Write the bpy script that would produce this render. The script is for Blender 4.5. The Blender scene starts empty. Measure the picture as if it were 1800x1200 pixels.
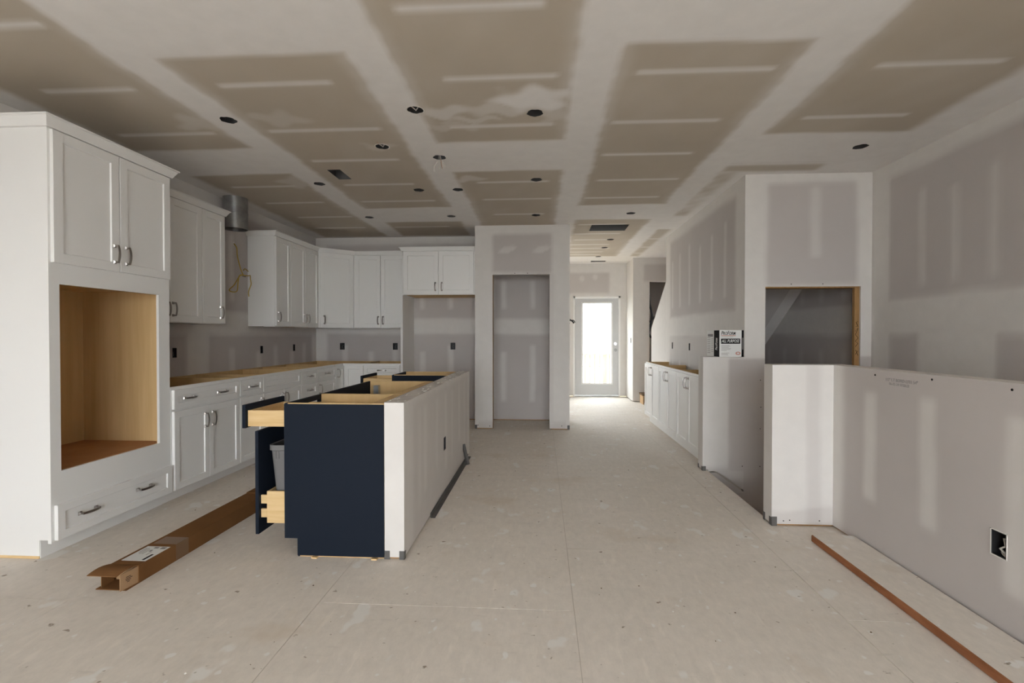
import bpy, math, random
import numpy as np
from mathutils import Vector, Matrix

random.seed(7); np.random.seed(7)
scene = bpy.context.scene
COL = scene.collection
R = math.radians

# ------------------------------------------------------------------ camera
cam_d = bpy.data.cameras.new('camera'); cam = bpy.data.objects.new('camera', cam_d); COL.objects.link(cam)
cam_d.sensor_fit = 'HORIZONTAL'; cam_d.sensor_width = 36.0; cam_d.lens = 36.0 * 860 / 1800
cam_d.clip_start = 0.05; cam_d.clip_end = 200
cam.location = (0, 0, 1.26)
cam.rotation_euler = (R(90) - math.atan(10 / 860), 0, math.atan(52 / 860))
scene.camera = cam

# ------------------------------------------------------------------ sky, daylight portals, exposure
SKY = 9.0
w = bpy.data.worlds.new('overcast'); scene.world = w; w.use_nodes = True
bg = w.node_tree.nodes['Background']; bg.inputs[0].default_value = (0.92, 0.97, 1.02, 1); bg.inputs[1].default_value = SKY
scene.view_settings.view_transform = 'Standard'; scene.view_settings.look = 'None'
scene.view_settings.gamma = 1.0; scene.view_settings.use_curve_mapping = False
scene.view_settings.exposure = 0.65
scene.cycles.max_bounces = 14; scene.cycles.diffuse_bounces = 10; scene.cycles.transparent_max_bounces = 16
scene.cycles.sample_clamp_indirect = 8.0

def portal(name, loc, rot, sx, sy):
    d = bpy.data.lights.new(name, 'AREA'); d.shape = 'RECTANGLE'; d.size = sx; d.size_y = sy; d.energy = 1
    d.cycles.is_portal = True
    o = bpy.data.objects.new(name, d); COL.objects.link(o); o.location = loc; o.rotation_euler = rot
YR = -4.0                                        # rear wall of the room (behind the camera)
WINS = [(-2.0, 2.0, 0.15, 2.45)]          # rear windows: x range, z range
for i, (a, b, c, d) in enumerate(WINS):
    portal('window_rear_offscreen', ((a + b) / 2, YR - 0.13, (c + d) / 2), (R(90), 0, R(180)), b - a, d - c)
portal('entrance_door_daylight', (1.14, 10.34, 1.10), (R(90), 0, 0), 0.62, 1.68)
FWIN = (-2.2, -0.4, 0.6, 2.2)                                    # front-room window beside the entrance: x range, z range
portal('window_front_room_offscreen', ((FWIN[0] + FWIN[1]) / 2, 10.35, (FWIN[2] + FWIN[3]) / 2), (R(90), 0, 0), FWIN[1] - FWIN[0], FWIN[3] - FWIN[2])

CE = 2.745                                       # ceiling height

# ------------------------------------------------------------------ materials
MATS = {}
def nm(name):
    m = bpy.data.materials.new(name); m.use_nodes = True; MATS[name] = m
    nt = m.node_tree; return m, nt, nt.nodes['Principled BSDF']
def setc(b, col, rough=0.6, metal=0.0, spec=None):
    b.inputs['Base Color'].default_value = (*col, 1); b.inputs['Roughness'].default_value = rough
    b.inputs['Metallic'].default_value = metal
    if spec is not None: b.inputs['Specular IOR Level'].default_value = spec
def noise(nt, scale, detail=4, rough=0.55, vec=None):
    n = nt.nodes.new('ShaderNodeTexNoise'); n.inputs['Scale'].default_value = scale
    n.inputs['Detail'].default_value = detail; n.inputs['Roughness'].default_value = rough
    if vec is not None: nt.links.new(vec, n.inputs['Vector'])
    return n.outputs['Fac']
def ramp(nt, src, p0, p1, c0=(0, 0, 0), c1=(1, 1, 1)):
    r = nt.nodes.new('ShaderNodeValToRGB'); e = r.color_ramp.elements
    e[0].position = p0; e[0].color = (*c0, 1); e[1].position = p1; e[1].color = (*c1, 1)
    nt.links.new(src, r.inputs[0]); return r.outputs[0]
def mix(nt, fac, a, b, mode='MIX'):
    m = nt.nodes.new('ShaderNodeMix'); m.data_type = 'RGBA'; m.blend_type = mode
    for s, i in ((fac, 0), (a, 6), (b, 7)):
        if isinstance(s, (int, float)): m.inputs[i].default_value = s
        elif isinstance(s, tuple): m.inputs[i].default_value = (*s, 1)
        else: nt.links.new(s, m.inputs[i])
    return m.outputs[2]
def objvec(nt, sc=(1, 1, 1)):
    t = nt.nodes.new('ShaderNodeTexCoord'); mp = nt.nodes.new('ShaderNodeMapping'); mp.inputs['Scale'].default_value = sc
    nt.links.new(t.outputs['Object'], mp.inputs[0]); return mp.outputs[0]
def geovec(nt, sc=(1, 1, 1)):
    t = nt.nodes.new('ShaderNodeNewGeometry'); mp = nt.nodes.new('ShaderNodeMapping'); mp.inputs['Scale'].default_value = sc
    nt.links.new(t.outputs['Position'], mp.inputs[0]); return mp.outputs[0]
def bump(nt, b, src, strength=0.1, dist=0.01):
    n = nt.nodes.new('ShaderNodeBump'); n.inputs['Strength'].default_value = strength; n.inputs['Distance'].default_value = dist
    nt.links.new(src, n.inputs['Height']); nt.links.new(n.outputs[0], b.inputs['Normal'])

def plain(name, col, rough=0.6, metal=0.0, spec=None, var=0.0, scale=6.0):
    m, nt, b = nm(name); setc(b, col, rough, metal, spec)
    if var:
        n = noise(nt, scale, 3, vec=objvec(nt)); f = ramp(nt, n, 0.3, 0.7)
        nt.links.new(mix(nt, f, tuple(c * (1 - var) for c in col), tuple(min(1, c * (1 + var)) for c in col)), b.inputs['Base Color'])
    return m
def drywall(name, paper, mud):
    m, nt, b = nm(name); setc(b, mud, 0.85, spec=0.25)
    a = nt.nodes.new('ShaderNodeAttribute'); a.attribute_name = 'mud'
    g = geovec(nt)
    n1 = ramp(nt, noise(nt, 1.7, 4, vec=g), 0.3, 0.75); n2 = ramp(nt, noise(nt, 9, 5, vec=g), 0.3, 0.7)
    p = mix(nt, n1, paper, tuple(c * 1.09 for c in paper)); q = mix(nt, n2, tuple(c * 0.95 for c in mud), mud)
    nt.links.new(mix(nt, a.outputs['Fac'], p, q), b.inputs['Base Color'])
    bump(nt, b, noise(nt, 60, 3, vec=g), 0.05, 0.004)
drywall('drywall_wall', (0.49, 0.457, 0.44), (0.685, 0.66, 0.63))
drywall('drywall_ceiling', (0.485, 0.43, 0.355), (0.82, 0.80, 0.78))
plain('cabinet_white', (0.79, 0.785, 0.765), 0.42)
plain('navy', (0.0095, 0.014, 0.0235), 0.6, spec=0.12)
plain('handle_metal', (0.34, 0.315, 0.29), 0.28, 1.0)
plain('galvanized', (0.36, 0.365, 0.36), 0.35, 0.9, var=0.25, scale=9)
plain('bead_metal', (0.115, 0.11, 0.105), 0.55, 0.25, var=0.2)
plain('black_plastic', (0.012, 0.012, 0.013), 0.5)
plain('can_metal', (0.22, 0.22, 0.215), 0.6, 0.3)
plain('bin_grey', (0.15, 0.147, 0.146), 0.5)
plain('white_plastic', (0.72, 0.72, 0.70), 0.4)
plain('paper_white', (0.72, 0.72, 0.70), 0.7)
plain('ink_black', (0.012, 0.011, 0.011), 0.85, spec=0.15)
plain('ink_grey', (0.22, 0.21, 0.205), 0.7)
plain('ink_light', (0.42, 0.40, 0.39), 0.7)
plain('ink_red', (0.55, 0.20, 0.15), 0.7)
plain('copper', (0.5, 0.22, 0.1), 0.4, 0.8)
plain('wire_yellow', (0.46, 0.31, 0.035), 0.5)
plain('wire_white', (0.62, 0.60, 0.56), 0.5)
plain('door_white', (0.56, 0.565, 0.565), 0.45)
plain('stamp_ink', (0.30, 0.28, 0.275), 0.8)
plain('plaster_chip', (0.78, 0.76, 0.72), 0.8)
plain('concrete', (0.42, 0.40, 0.37), 0.9, var=0.1)
plain('board_edge', (0.45, 0.42, 0.40), 0.9)
plain('siding', (0.55, 0.56, 0.58), 0.8)
plain('asphalt', (0.20, 0.20, 0.20), 0.9)

def wood(name, c0, c1, sc=(1, 1, 1), scale=7, rough=0.55, spots=0.0):
    m, nt, b = nm(name); setc(b, c0, rough, spec=0.12)
    n = noise(nt, scale, 6, 0.6, objvec(nt, sc)); f = ramp(nt, n, 0.32, 0.68)
    nt.links.new(mix(nt, f, c0, c1), b.inputs['Base Color'])
wood('wood_maple', (0.56, 0.375, 0.175), (0.66, 0.47, 0.24), (1, 1, 0.12), 9)          # cabinet interiors
wood('wood_niche', (0.56, 0.375, 0.175), (0.66, 0.47, 0.24), (3, 3, 0.18), 5, 0.5)
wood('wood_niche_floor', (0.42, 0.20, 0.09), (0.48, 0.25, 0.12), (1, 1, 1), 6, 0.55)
wood('wood_drawer', (0.62, 0.42, 0.20), (0.74, 0.55, 0.30), (2.5, 0.5, 9), 4, 0.5)
wood('wood_stud', (0.30, 0.17, 0.07), (0.40, 0.24, 0.11), (6, 6, 0.5), 6, 0.7)
wood('wood_plate', (0.12, 0.075, 0.04), (0.18, 0.11, 0.06), (1, 1, 1), 8, 0.8)
wood('wood_tread_edge', (0.24, 0.095, 0.042), (0.36, 0.155, 0.075), (1, 0.2, 1), 26, 0.7)
wood('wood_stair', (0.55, 0.36, 0.19), (0.66, 0.46, 0.27), (0.3, 3, 3), 7, 0.6)
wood('wood_deck', (0.50, 0.37, 0.20), (0.62, 0.48, 0.28), (2, 2, 0.3), 7, 0.7)

def cardboard():
    m, nt, b = nm('cardboard'); setc(b, (0.3, 0.2, 0.12), 0.9, spec=0.06)
    n = ramp(nt, noise(nt, 4, 5, vec=objvec(nt)), 0.3, 0.7)
    nt.links.new(mix(nt, n, (0.165, 0.078, 0.030), (0.205, 0.102, 0.042)), b.inputs['Base Color'])
    m, nt, b = nm('cardboard_inside'); setc(b, (0.36, 0.22, 0.12), 0.85, spec=0.2)
    n = ramp(nt, noise(nt, 4, 5, vec=objvec(nt)), 0.3, 0.7)
    nt.links.new(mix(nt, n, (0.33, 0.20, 0.105), (0.40, 0.25, 0.14)), b.inputs['Base Color'])
    plain('packing_tape', (0.185, 0.108, 0.058), 0.35, spec=0.25)
cardboard()

def floor_mat(name, base=(0.745, 0.69, 0.62)):
    m, nt, b = nm(name); setc(b, base, 0.75, spec=0.3)
    g = geovec(nt); K = lambda k: tuple(x * k for x in base)
    big = ramp(nt, noise(nt, 0.8, 5, 0.6, g), 0.32, 0.68)
    c = mix(nt, big, K(0.91), (base[0] * 1.05, base[1] * 1.05, base[2] * 1.08))
    med = ramp(nt, noise(nt, 3.2, 7, 0.7, geovec(nt, (1, 1.5, 1))), 0.40, 0.72)
    c = mix(nt, med, c, mix(nt, 0.65, c, K(0.82)))
    fine = ramp(nt, noise(nt, 26, 8, 0.75, geovec(nt, (1, 0.5, 1))), 0.30, 0.72)
    c = mix(nt, fine, mix(nt, 0.55, c, K(1.10)), mix(nt, 0.45, c, K(0.78)))
    scuff = ramp(nt, noise(nt, 7, 5, 0.6, geovec(nt, (2.6, 0.5, 1))), 0.60, 0.70)             # drag marks in the dust
    c = mix(nt, scuff, c, mix(nt, 0.45, c, K(1.14)))
    sc2 = ramp(nt, noise(nt, 11, 4, 0.6, geovec(nt, (0.45, 2.2, 1))), 0.63, 0.73)
    c = mix(nt, sc2, c, mix(nt, 0.4, c, K(0.72)))
    spots = ramp(nt, noise(nt, 5.2, 3, 0.45, geovec(nt, (1.0, 0.75, 1))), 0.645, 0.68)         # dried compound splashes
    c = mix(nt, spots, c, mix(nt, 0.7, c, (0.80, 0.79, 0.76)))
    sp2 = ramp(nt, noise(nt, 16, 2, 0.4, geovec(nt, (1.0, 0.8, 1))), 0.685, 0.72)
    c = mix(nt, sp2, c, mix(nt, 0.8, c, (0.80, 0.79, 0.76)))
    dirt = ramp(nt, noise(nt, 19, 3, 0.5, geovec(nt, (1, 1.2, 1.7))), 0.695, 0.75)
    c = mix(nt, dirt, c, (0.30, 0.245, 0.19))
    rust = ramp(nt, noise(nt, 1.4, 4, 0.6, geovec(nt, (1, 1.3, 1))), 0.58, 0.78)
    c = mix(nt, rust, c, (0.62, 0.53, 0.43))
    nt.links.new(c, b.inputs['Base Color'])
    bump(nt, b, noise(nt, 45, 5, vec=g), 0.10, 0.004)
floor_mat('subfloor')
plain('joint_dust', (0.52, 0.47, 0.41), 0.9)

m, nt, b = nm('glass_pane')
for n_ in list(nt.nodes): nt.nodes.remove(n_)
out = nt.nodes.new('ShaderNodeOutputMaterial'); tr = nt.nodes.new('ShaderNodeBsdfTransparent'); gl = nt.nodes.new('ShaderNodeBsdfGlossy')
gl.inputs['Roughness'].default_value = 0.02; ms = nt.nodes.new('ShaderNodeMixShader'); ms.inputs[0].default_value = 0.06
tr.inputs[0].default_value = (0.95, 0.97, 0.96, 1)
nt.links.new(tr.outputs[0], ms.inputs[1]); nt.links.new(gl.outputs[0], ms.inputs[2]); nt.links.new(ms.outputs[0], out.inputs[0])

# ------------------------------------------------------------------ mesh helpers
class MB:
    def __init__(s): s.v = []; s.f = []; s.m = []; s.smooth = []
    def add(s, vs, fs, mat=0, smooth=False):
        o = len(s.v); s.v += [tuple(map(float, p)) for p in vs]
        for f in fs: s.f.append(tuple(i + o for i in f)); s.m.append(mat); s.smooth.append(smooth)
        return s
    def box(s, x0, x1, y0, y1, z0, z1, mat=0, skip=''):
        vs = [(x, y, z) for z in (z0, z1) for y in (y0, y1) for x in (x0, x1)]
        F = {'-z': (0, 2, 3, 1), '+z': (4, 5, 7, 6), '-y': (0, 1, 5, 4), '+y': (2, 6, 7, 3), '-x': (0, 4, 6, 2), '+x': (1, 3, 7, 5)}
        return s.add(vs, [f for k, f in F.items() if k not in skip.split()], mat)
    def cbox(s, x0, x1, y0, y1, z0, z1, c=0.002, mat=0):
        """box with chamfered edges"""
        vs = []; idx = {}
        X = (x0, x1); Y = (y0, y1); Z = (z0, z1)
        for i in (0, 1):
            for j in (0, 1):
                for k in (0, 1):
                    for a in range(3):
                        p = [X[i], Y[j], Z[k]]; sg = [(1, -1)[i], (1, -1)[j], (1, -1)[k]]
                        for q in range(3):
                            if q != a: p[q] += sg[q] * c
                        idx[i, j, k, a] = len(vs); vs.append(p)
        fs = []
        def quad(l, n):
            P = [Vector(vs[i]) for i in l]; nn = (P[1] - P[0]).cross(P[2] - P[0])
            fs.append(tuple(l) if nn.dot(Vector(n)) > 0 else tuple(reversed(l)))
        S = (-1, 1)
        for a in range(3):
            b_, c_ = [(1, 2), (0, 2), (0, 1)][a]
            for i in (0, 1):
                l = []
                for (u, v) in ((0, 0), (1, 0), (1, 1), (0, 1)):
                    k = [0, 0, 0]; k[a] = i; k[b_] = u; k[c_] = v; l.append(idx[(*k, a)])
                n = [0, 0, 0]; n[a] = S[i]; quad(l, n)
            for u in (0, 1):
                for v in (0, 1):
                    l = []
                    for (i, ax) in ((0, b_), (1, b_), (1, c_), (0, c_)):
                        k = [0, 0, 0]; k[a] = i; k[b_] = u; k[c_] = v; l.append(idx[(*k, ax)])
                    n = [0, 0, 0]; n[b_] = S[u]; n[c_] = S[v]; quad(l, n)
        for i in (0, 1):
            for j in (0, 1):
                for k in (0, 1):
                    quad([idx[i, j, k, 0], idx[i, j, k, 1], idx[i, j, k, 2]], (S[i], S[j], S[k]))
        return s.add(vs, fs, mat)
    def prism(s, poly, axis, a0, a1, mat=0):
        """poly: CCW 2-D points; axis 0: poly=(y,z), 1: poly=(x,z), 2: poly=(x,y)"""
        def P(p, a): return ((a, p[0], p[1]), (p[0], a, p[1]), (p[0], p[1], a))[axis]
        n = len(poly); vs = [P(p, a0) for p in poly] + [P(p, a1) for p in poly]
        fs = [tuple(range(n - 1, -1, -1)), tuple(range(n, 2 * n))] + [(i, (i + 1) % n, n + (i + 1) % n, n + i) for i in range(n)]
        if axis == 1: fs = [tuple(reversed(f)) for f in fs]
        return s.add(vs, fs, mat)
    def tube(s, pts, r, n=8, mat=0, caps=True, closed=False):
        pts = [Vector(p) for p in pts]; rings = []; up = None
        rr = r if isinstance(r, (list, tuple)) else [r] * len(pts)
        for i, p in enumerate(pts):
            d = (pts[min(i + 1, len(pts) - 1)] - pts[max(i - 1, 0)]).normalized()
            if up is None:
                up = d.orthogonal().normalized()
            up = (up - d * up.dot(d)).normalized(); sd = d.cross(up)
            rings.append([p + (up * math.cos(2 * math.pi * k / n) + sd * math.sin(2 * math.pi * k / n)) * rr[i] for k in range(n)])
        vs = [v for q in rings for v in q]; fs = []
        for i in range(len(pts) - 1):
            for k in range(n):
                fs.append((i * n + k, i * n + (k + 1) % n, (i + 1) * n + (k + 1) % n, (i + 1) * n + k))
        if caps: fs += [tuple(range(n - 1, -1, -1)), tuple(range((len(pts) - 1) * n, len(pts) * n))]
        return s.add(vs, fs, mat, True)
    def cyl(s, x, y, z0, z1, r, n=24, mat=0, r1=None, caps=True):
        return s.tube([(x, y, z0), (x, y, z1)], [r, r if r1 is None else r1], n, mat, caps)
    def build(s, name, mats, parent=None, loc=None, rot=None, sm=True):
        me = bpy.data.meshes.new(name); me.from_pydata(s.v, [], s.f); me.update()
        for q in (mats if isinstance(mats, (list, tuple)) else [mats]): me.materials.append(MATS[q])
        me.polygons.foreach_set('material_index', s.m); me.polygons.foreach_set('use_smooth', s.smooth)
        if any(s.smooth):
            try: me.set_sharp_from_angle(angle=R(40))
            except Exception: pass
        return obj(name, me, parent, loc, rot)
def obj(name, me, parent=None, loc=None, rot=None):
    o = bpy.data.objects.new(name, me); COL.objects.link(o)
    if parent is not None: o.parent = parent
    if loc is not None: o.location = loc
    if rot is not None: o.rotation_euler = rot
    return o
def tag(o, label, cat, group=None):
    o['label'] = label; o['category'] = cat
    if group: o['group'] = group
    return o
def thing(name, label, cat, loc=(0, 0, 0), rz=0.0, group=None):
    o = bpy.data.objects.new(name, None); COL.objects.link(o); o.location = loc; o.rotation_euler = (0, 0, rz)
    o.empty_display_size = 0.1
    return tag(o, label, cat, group)
def struct(o): o['kind'] = 'structure'; return o
def sst(x, a, b): t = np.clip((x - a) / (b - a), 0, 1); return t * t * (3 - 2 * t)
def wob(x, y, z, k=0):
    return (np.sin(3.1 * x + 2.3 * y + 1.7 * z + k) + 0.6 * np.sin(7.3 * y - 5.1 * x + 6.1 * z + 2 * k) + 0.4 * np.sin(15 * x + 13 * y + 17 * z + k)) / 2.0
def rect(a, a0, a1, b, b0, b1, s=0.03):
    return sst(a, a0 - s, a0 + s) * (1 - sst(a, a1 - s, a1 + s)) * sst(b, b0 - s, b0 + s) * (1 - sst(b, b1 - s, b1 + s))
def band(a, a0, a1, s=0.03): return sst(a, a0 - s, a0 + s) * (1 - sst(a, a1 - s, a1 + s))
def mx(*a):
    r = a[0]
    for q in a[1:]: r = np.maximum(r, q)
    return r
def mxw(pairs):
    r = 0
    for wgt, q in pairs: r = np.maximum(r, wgt * q)
    return r

class Wall:
    """drywall body: listed faces carry a fine grid with the 'mud' attribute, the others are plain"""
    def __init__(s): s.v = []; s.f = []; s.mud = []; s.sm = []
    def quadgrid(s, ax, val, sign, a0, a1, b0, b1, fn, step=0.03, holes=(), circ=()):
        """ax: normal axis; (a, b) the other two axes in order; holes: rects (a0,a1,b0,b1); circ: (a,b,r)"""
        A, B = [(1, 2), (0, 2), (0, 1)][ax]
        la = list(np.linspace(a0, a1, max(2, int((a1 - a0) / step) + 1))); lb = list(np.linspace(b0, b1, max(2, int((b1 - b0) / step) + 1)))
        hs = [h for h in holes if h[0] < a1 and h[1] > a0 and h[2] < b1 and h[3] > b0]
        cs = [(c[0], c[1], c[2], (c[0] - 1.25 * c[2], c[0] + 1.25 * c[2], c[1] - 1.25 * c[2], c[1] + 1.25 * c[2])) for c in circ]
        for h in hs + [c[3] for c in cs]: la += [h[0], h[1]]; lb += [h[2], h[3]]
        la = np.unique(np.round([q for q in la if a0 - 1e-6 <= q <= a1 + 1e-6], 5)); lb = np.unique(np.round([q for q in lb if b0 - 1e-6 <= q <= b1 + 1e-6], 5))
        na, nb = len(la), len(lb); GA, GB = np.meshgrid(la, lb, indexing='ij')
        P = np.zeros((na * nb, 3)); P[:, ax] = val; P[:, A] = GA.ravel(); P[:, B] = GB.ravel()
        mud = np.broadcast_to(fn(P[:, 0], P[:, 1], P[:, 2]), (na * nb,)).copy() if fn is not None else np.ones(na * nb)
        ca = (la[:-1] + la[1:]) / 2; cb = (lb[:-1] + lb[1:]) / 2; CA, CB = np.meshgrid(ca, cb, indexing='ij')
        keep = np.ones(CA.shape, bool)
        for h in hs + [c[3] for c in cs]: keep &= ~((CA > h[0]) & (CA < h[1]) & (CB > h[2]) & (CB < h[3]))
        I, J = np.nonzero(keep); o = len(s.v)
        q = np.stack([I * nb + J, (I + 1) * nb + J, (I + 1) * nb + J + 1, I * nb + J + 1], 1) + o
        flip = (sign < 0) != (ax == 1)
        if flip: q = q[:, ::-1]
        s.v += P.tolist(); s.mud += mud.tolist(); s.f += q.tolist()
        for (x, y, r, h) in cs:                                   # ring between a square cut-out and its round hole
            N = 32; o = len(s.v); pts = []
            for k in range(N):
                t = 2 * math.pi * k / N + 1e-6; c_, s_ = math.cos(t), math.sin(t); m_ = 1.25 * r / max(abs(c_), abs(s_))
                rr = r * (1 + 0.05 * math.sin(5 * t + x * 9) + 0.03 * math.sin(9 * t))
                pts += [(x + rr * c_, y + rr * s_), (x + m_ * c_, y + m_ * s_)]
            cor = [(h[0], h[2]), (h[1], h[2]), (h[1], h[3]), (h[0], h[3])]
            Q = np.zeros((len(pts), 3)); Q[:, ax] = val; Q[:, A] = [p[0] for p in pts]; Q[:, B] = [p[1] for p in pts]
            s.v += Q.tolist(); s.mud += (fn(Q[:, 0], Q[:, 1], Q[:, 2]) if fn is not None else np.ones(len(pts))).tolist()
            for k in range(N):
                k2 = (k + 1) % N; f = [o + 2 * k, o + 2 * k + 1, o + 2 * k2 + 1, o + 2 * k2]
                s.f.append(f[::-1] if flip else f)
        return s
    def box(s, x0, x1, y0, y1, z0, z1, faces='', fn=None, holes={}, step=0.03, skip='', top=1.0):
        d = {'-x': (0, x0, -1, y0, y1, z0, z1), '+x': (0, x1, 1, y0, y1, z0, z1), '-y': (1, y0, -1, x0, x1, z0, z1),
             '+y': (1, y1, 1, x0, x1, z0, z1), '-z': (2, z0, -1, x0, x1, y0, y1), '+z': (2, z1, 1, x0, x1, y0, y1)}
        for k, a in d.items():
            if k in skip.split(): continue
            if k in faces.split(): s.quadgrid(*a, fn, step, holes.get(k, ()))
            else: s.quadgrid(*a, None, 99, holes.get(k, ()))
        return s
    def build(s, name, mat='drywall_wall', parent=None):
        me = bpy.data.meshes.new(name); me.from_pydata(s.v, [], s.f); me.update()
        at = me.attributes.new('mud', 'FLOAT', 'POINT'); at.data.foreach_set('value', np.array(s.mud, np.float32))
        me.materials.append(MATS[mat]); return obj(name, me, parent)

# ------------------------------------------------------------------ setting: floor
HX0, HX1, HY0, HY1 = 1.55, 3.0, 3.45, 4.70           # stairwell opening in the floor
def minus_hole(x0, x1, y0, y1):
    if x1 <= HX0 or x0 >= HX1 or y1 <= HY0 or y0 >= HY1: return [(x0, x1, y0, y1)]
    o = []
    if y0 < HY0: o.append((x0, x1, y0, HY0))
    if y1 > HY1: o.append((x0, x1, HY1, y1))
    a, b_ = max(y0, HY0), min(y1, HY1)
    if x0 < HX0: o.append((x0, HX0, a, b_))
    if x1 > HX1: o.append((HX1, x1, a, b_))
    return o
mb = MB()
for (x0, x1, y0, y1) in minus_hole(-3.55, 3.1, YR - 0.1, 10.3): mb.box(x0, x1, y0, y1, -0.25, -0.0025)
floor = struct(mb.build('floor', 'joint_dust'))
cols = [(-3.44, -2.25, 2.19), (-2.25, -1.05, 2.85), (-1.05, 0.15, 2.24), (0.15, 1.35, 2.90), (1.35, 3.0, 4.68)]
G = 0.0014
for (x0, x1, off) in cols:
    ys = [YR] + [off + 2.44 * k for k in range(-4, 5) if YR + 0.1 < off + 2.44 * k < 10.2] + [10.25]
    for a, b_ in zip(ys[:-1], ys[1:]):
        mb = MB(); dz = random.uniform(-0.0008, 0.0)
        for (p, q, r, t) in minus_hole(x0 + G, x1 - G, a + G, b_ - G): mb.box(p, q, r, t, -0.018, dz)
        mb.build('floor_panel', 'subfloor', floor)

# ------------------------------------------------------------------ setting: ceiling
def strip(x, y, x0, x1, yc, hw=0.024, s=0.024):
    yy = yc + 0.004 * np.sin(3 * x + yc); return rect(x, x0, x1, y, yy - hw, yy + hw, s)
XJ = [(-2.305, -2.055), (-1.05, -0.80), (0.175, 0.435), (1.375, 1.64)]
def ceil_mud(x, y, z):
    wx = x + 0.018 * wob(x * 0.7, y, 0) + 0.004 * np.sin(19 * y + 4 * x) + 0.004 * np.sin(41 * y + 2); wy = y + 0.016 * wob(x, y * 0.7, 0, 2)
    m_ = 0
    for a, b_ in XJ: m_ = mx(m_, band(wx, a, b_, 0.035), 0.35 * band(wx, a - 0.05, b_ + 0.05, 0.05) * (0.5 + 0.5 * np.sin(2.3 * y + 5 * a)))
    m_ = mx(m_, 1 - sst(wx, -3.30, -3.20), sst(wx, 2.60, 2.72))
    c1 = band(x, -3.5, -2.1, 0.02); c2 = band(x, -2.2, -0.9, 0.02); c3 = band(x, -0.95, 0.3, 0.02); c4 = band(x, 0.3, 1.5, 0.02); c5 = band(x, 1.5, 3.1, 0.02)
    m_ = mx(m_, c1 * band(wy, 3.76, 4.38), c2 * band(wy, 1.7, 2.53), c2 * band(wy, 5.61, 6.32), c3 * band(wy, 3.74, 4.42),
            c4 * band(wy, 1.7, 2.55), c4 * band(wy, 5.62, 6.33), c5 * band(wy, 3.73, 4.36),
            c1 * band(wy, -0.1, 0.6), c3 * band(wy, -0.1, 0.6), c5 * band(wy, -0.1, 0.6))
    m_ = mx(m_, band(x, -3.5, -0.85, 0.02) * sst(wy, 7.16, 7.24), band(x, 0.3, 1.8, 0.02) * sst(wy, 9.2, 9.3))
    J = [0.36, 0.98, 1.6, 2.205, 2.82, 3.465, 4.075, 4.735, 5.33, 5.99, 6.6, 7.2, 7.65, 8.05, 8.4, 8.75, 9.05]
    st = 0
    for (x0, x1, ys) in ((-3.08, -2.40, J[:11]), (-1.96, -1.2, J[:11]), (-0.62, 0.06, J[:10]), (0.50, 1.25, J[:10]), (1.80, 2.50, J[:7]), (0.45, 1.10, J[10:])):
        for i, yc in enumerate(ys):
            d = 0.05 * math.sin(i * 2.7 + x0 * 5); st = np.maximum(st, strip(x, y, x0 + d, x1 + 0.05 * math.sin(i * 1.9 + x0), yc))
    m_ = np.maximum(m_, 0.85 * st)
    def blob(cx, cy, rx, ry, wgt):
        dx, dy = x - cx + 0.05 * np.sin(31 * y + cx * 9), y - cy + 0.035 * np.sin(27 * x + cy * 7); return wgt * (1 - sst((dx / rx) ** 2 + (dy / ry) ** 2, 0.25, 1.25))
    m_ = mx(m_, blob(-0.05, 3.10, 0.27, 0.18, 1.0), blob(-0.30, 3.22, 0.26, 0.10, 0.5), blob(0.10, 3.33, 0.14, 0.12, 0.45), blob(-0.66, 3.24, 0.20, 0.10, 0.65), blob(-0.50, 3.36, 0.22, 0.05, 0.45), blob(-0.62, 3.46, 0.25, 0.07, 0.35),
            blob(-1.80, 3.27, 0.2, 0.12, 0.3), blob(-2.38, 3.30, 0.2, 0.14, 0.4), blob(-2.38, 4.62, 0.16, 0.2, 0.4), blob(-0.70, 4.62, 0.16, 0.1, 0.5), blob(-1.30, 3.80, 0.14, 0.08, 0.35))
    # thin patches left by the knife along the right-hand soffit
    m_ = np.where((x > 1.5) & (y > 4.36), np.maximum(m_, 0.15 + 0.85 * (1 - mx(rect(x, 1.62, 2.45, wy, 4.40, 4.56, 0.04), rect(x, 1.60, 1.78, y, 4.4, 6.2, 0.05) * (0.55 + 0.4 * wob(x * 2, y * 2, 0)), 0.95 * rect(x, 1.46, 1.80, wy, 6.95, 9.36, 0.04) * (1 - 0.8 * mx(band(y, 7.6, 7.66, .02), band(y, 8.3, 8.36, .02), band(y, 8.9, 8.96, .02)))))), m_)
    # scraped haze on the board paper
    hz = 0.10 * np.clip(wob(x * 1.3, y * 0.9, 0, 5), 0, 1)
    return np.clip(np.maximum(m_, hz), 0, 1)
HOLES = [(-2.155, 3.265), (-0.83, 3.19), (-0.045, 3.285), (-1.25, 3.79), (-0.85, 4.05), (-2.17, 4.68), (-1.25, 4.94), (-0.85, 4.95), (-0.05, 4.68),
         (-2.16, 6.04), (-1.12, 6.04), (-0.07, 6.05), (1.08, 6.03), (2.50, 4.02), (1.06, 7.65), (1.06, 8.34), (1.06, 9.28)]
HR = 0.053
RECTS = [(-1.92, -1.80, 4.29, 4.56), (0.67, 1.17, 6.63, 7.01), (0.98, 1.27, 9.80, 9.92)]
wl = Wall()
wl.quadgrid(2, CE, -1, -3.56, 3.12, 1.80, 10.32, ceil_mud, 0.027, RECTS, [(x, y, HR) for x, y in HOLES])
wl.quadgrid(2, CE, -1, -3.56, 3.12, YR - 0.12, 1.80, ceil_mud, 0.1)
wl.quadgrid(2, CE + 0.30, 1, -3.56, 3.12, YR - 0.12, 10.32, None, 99)
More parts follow.
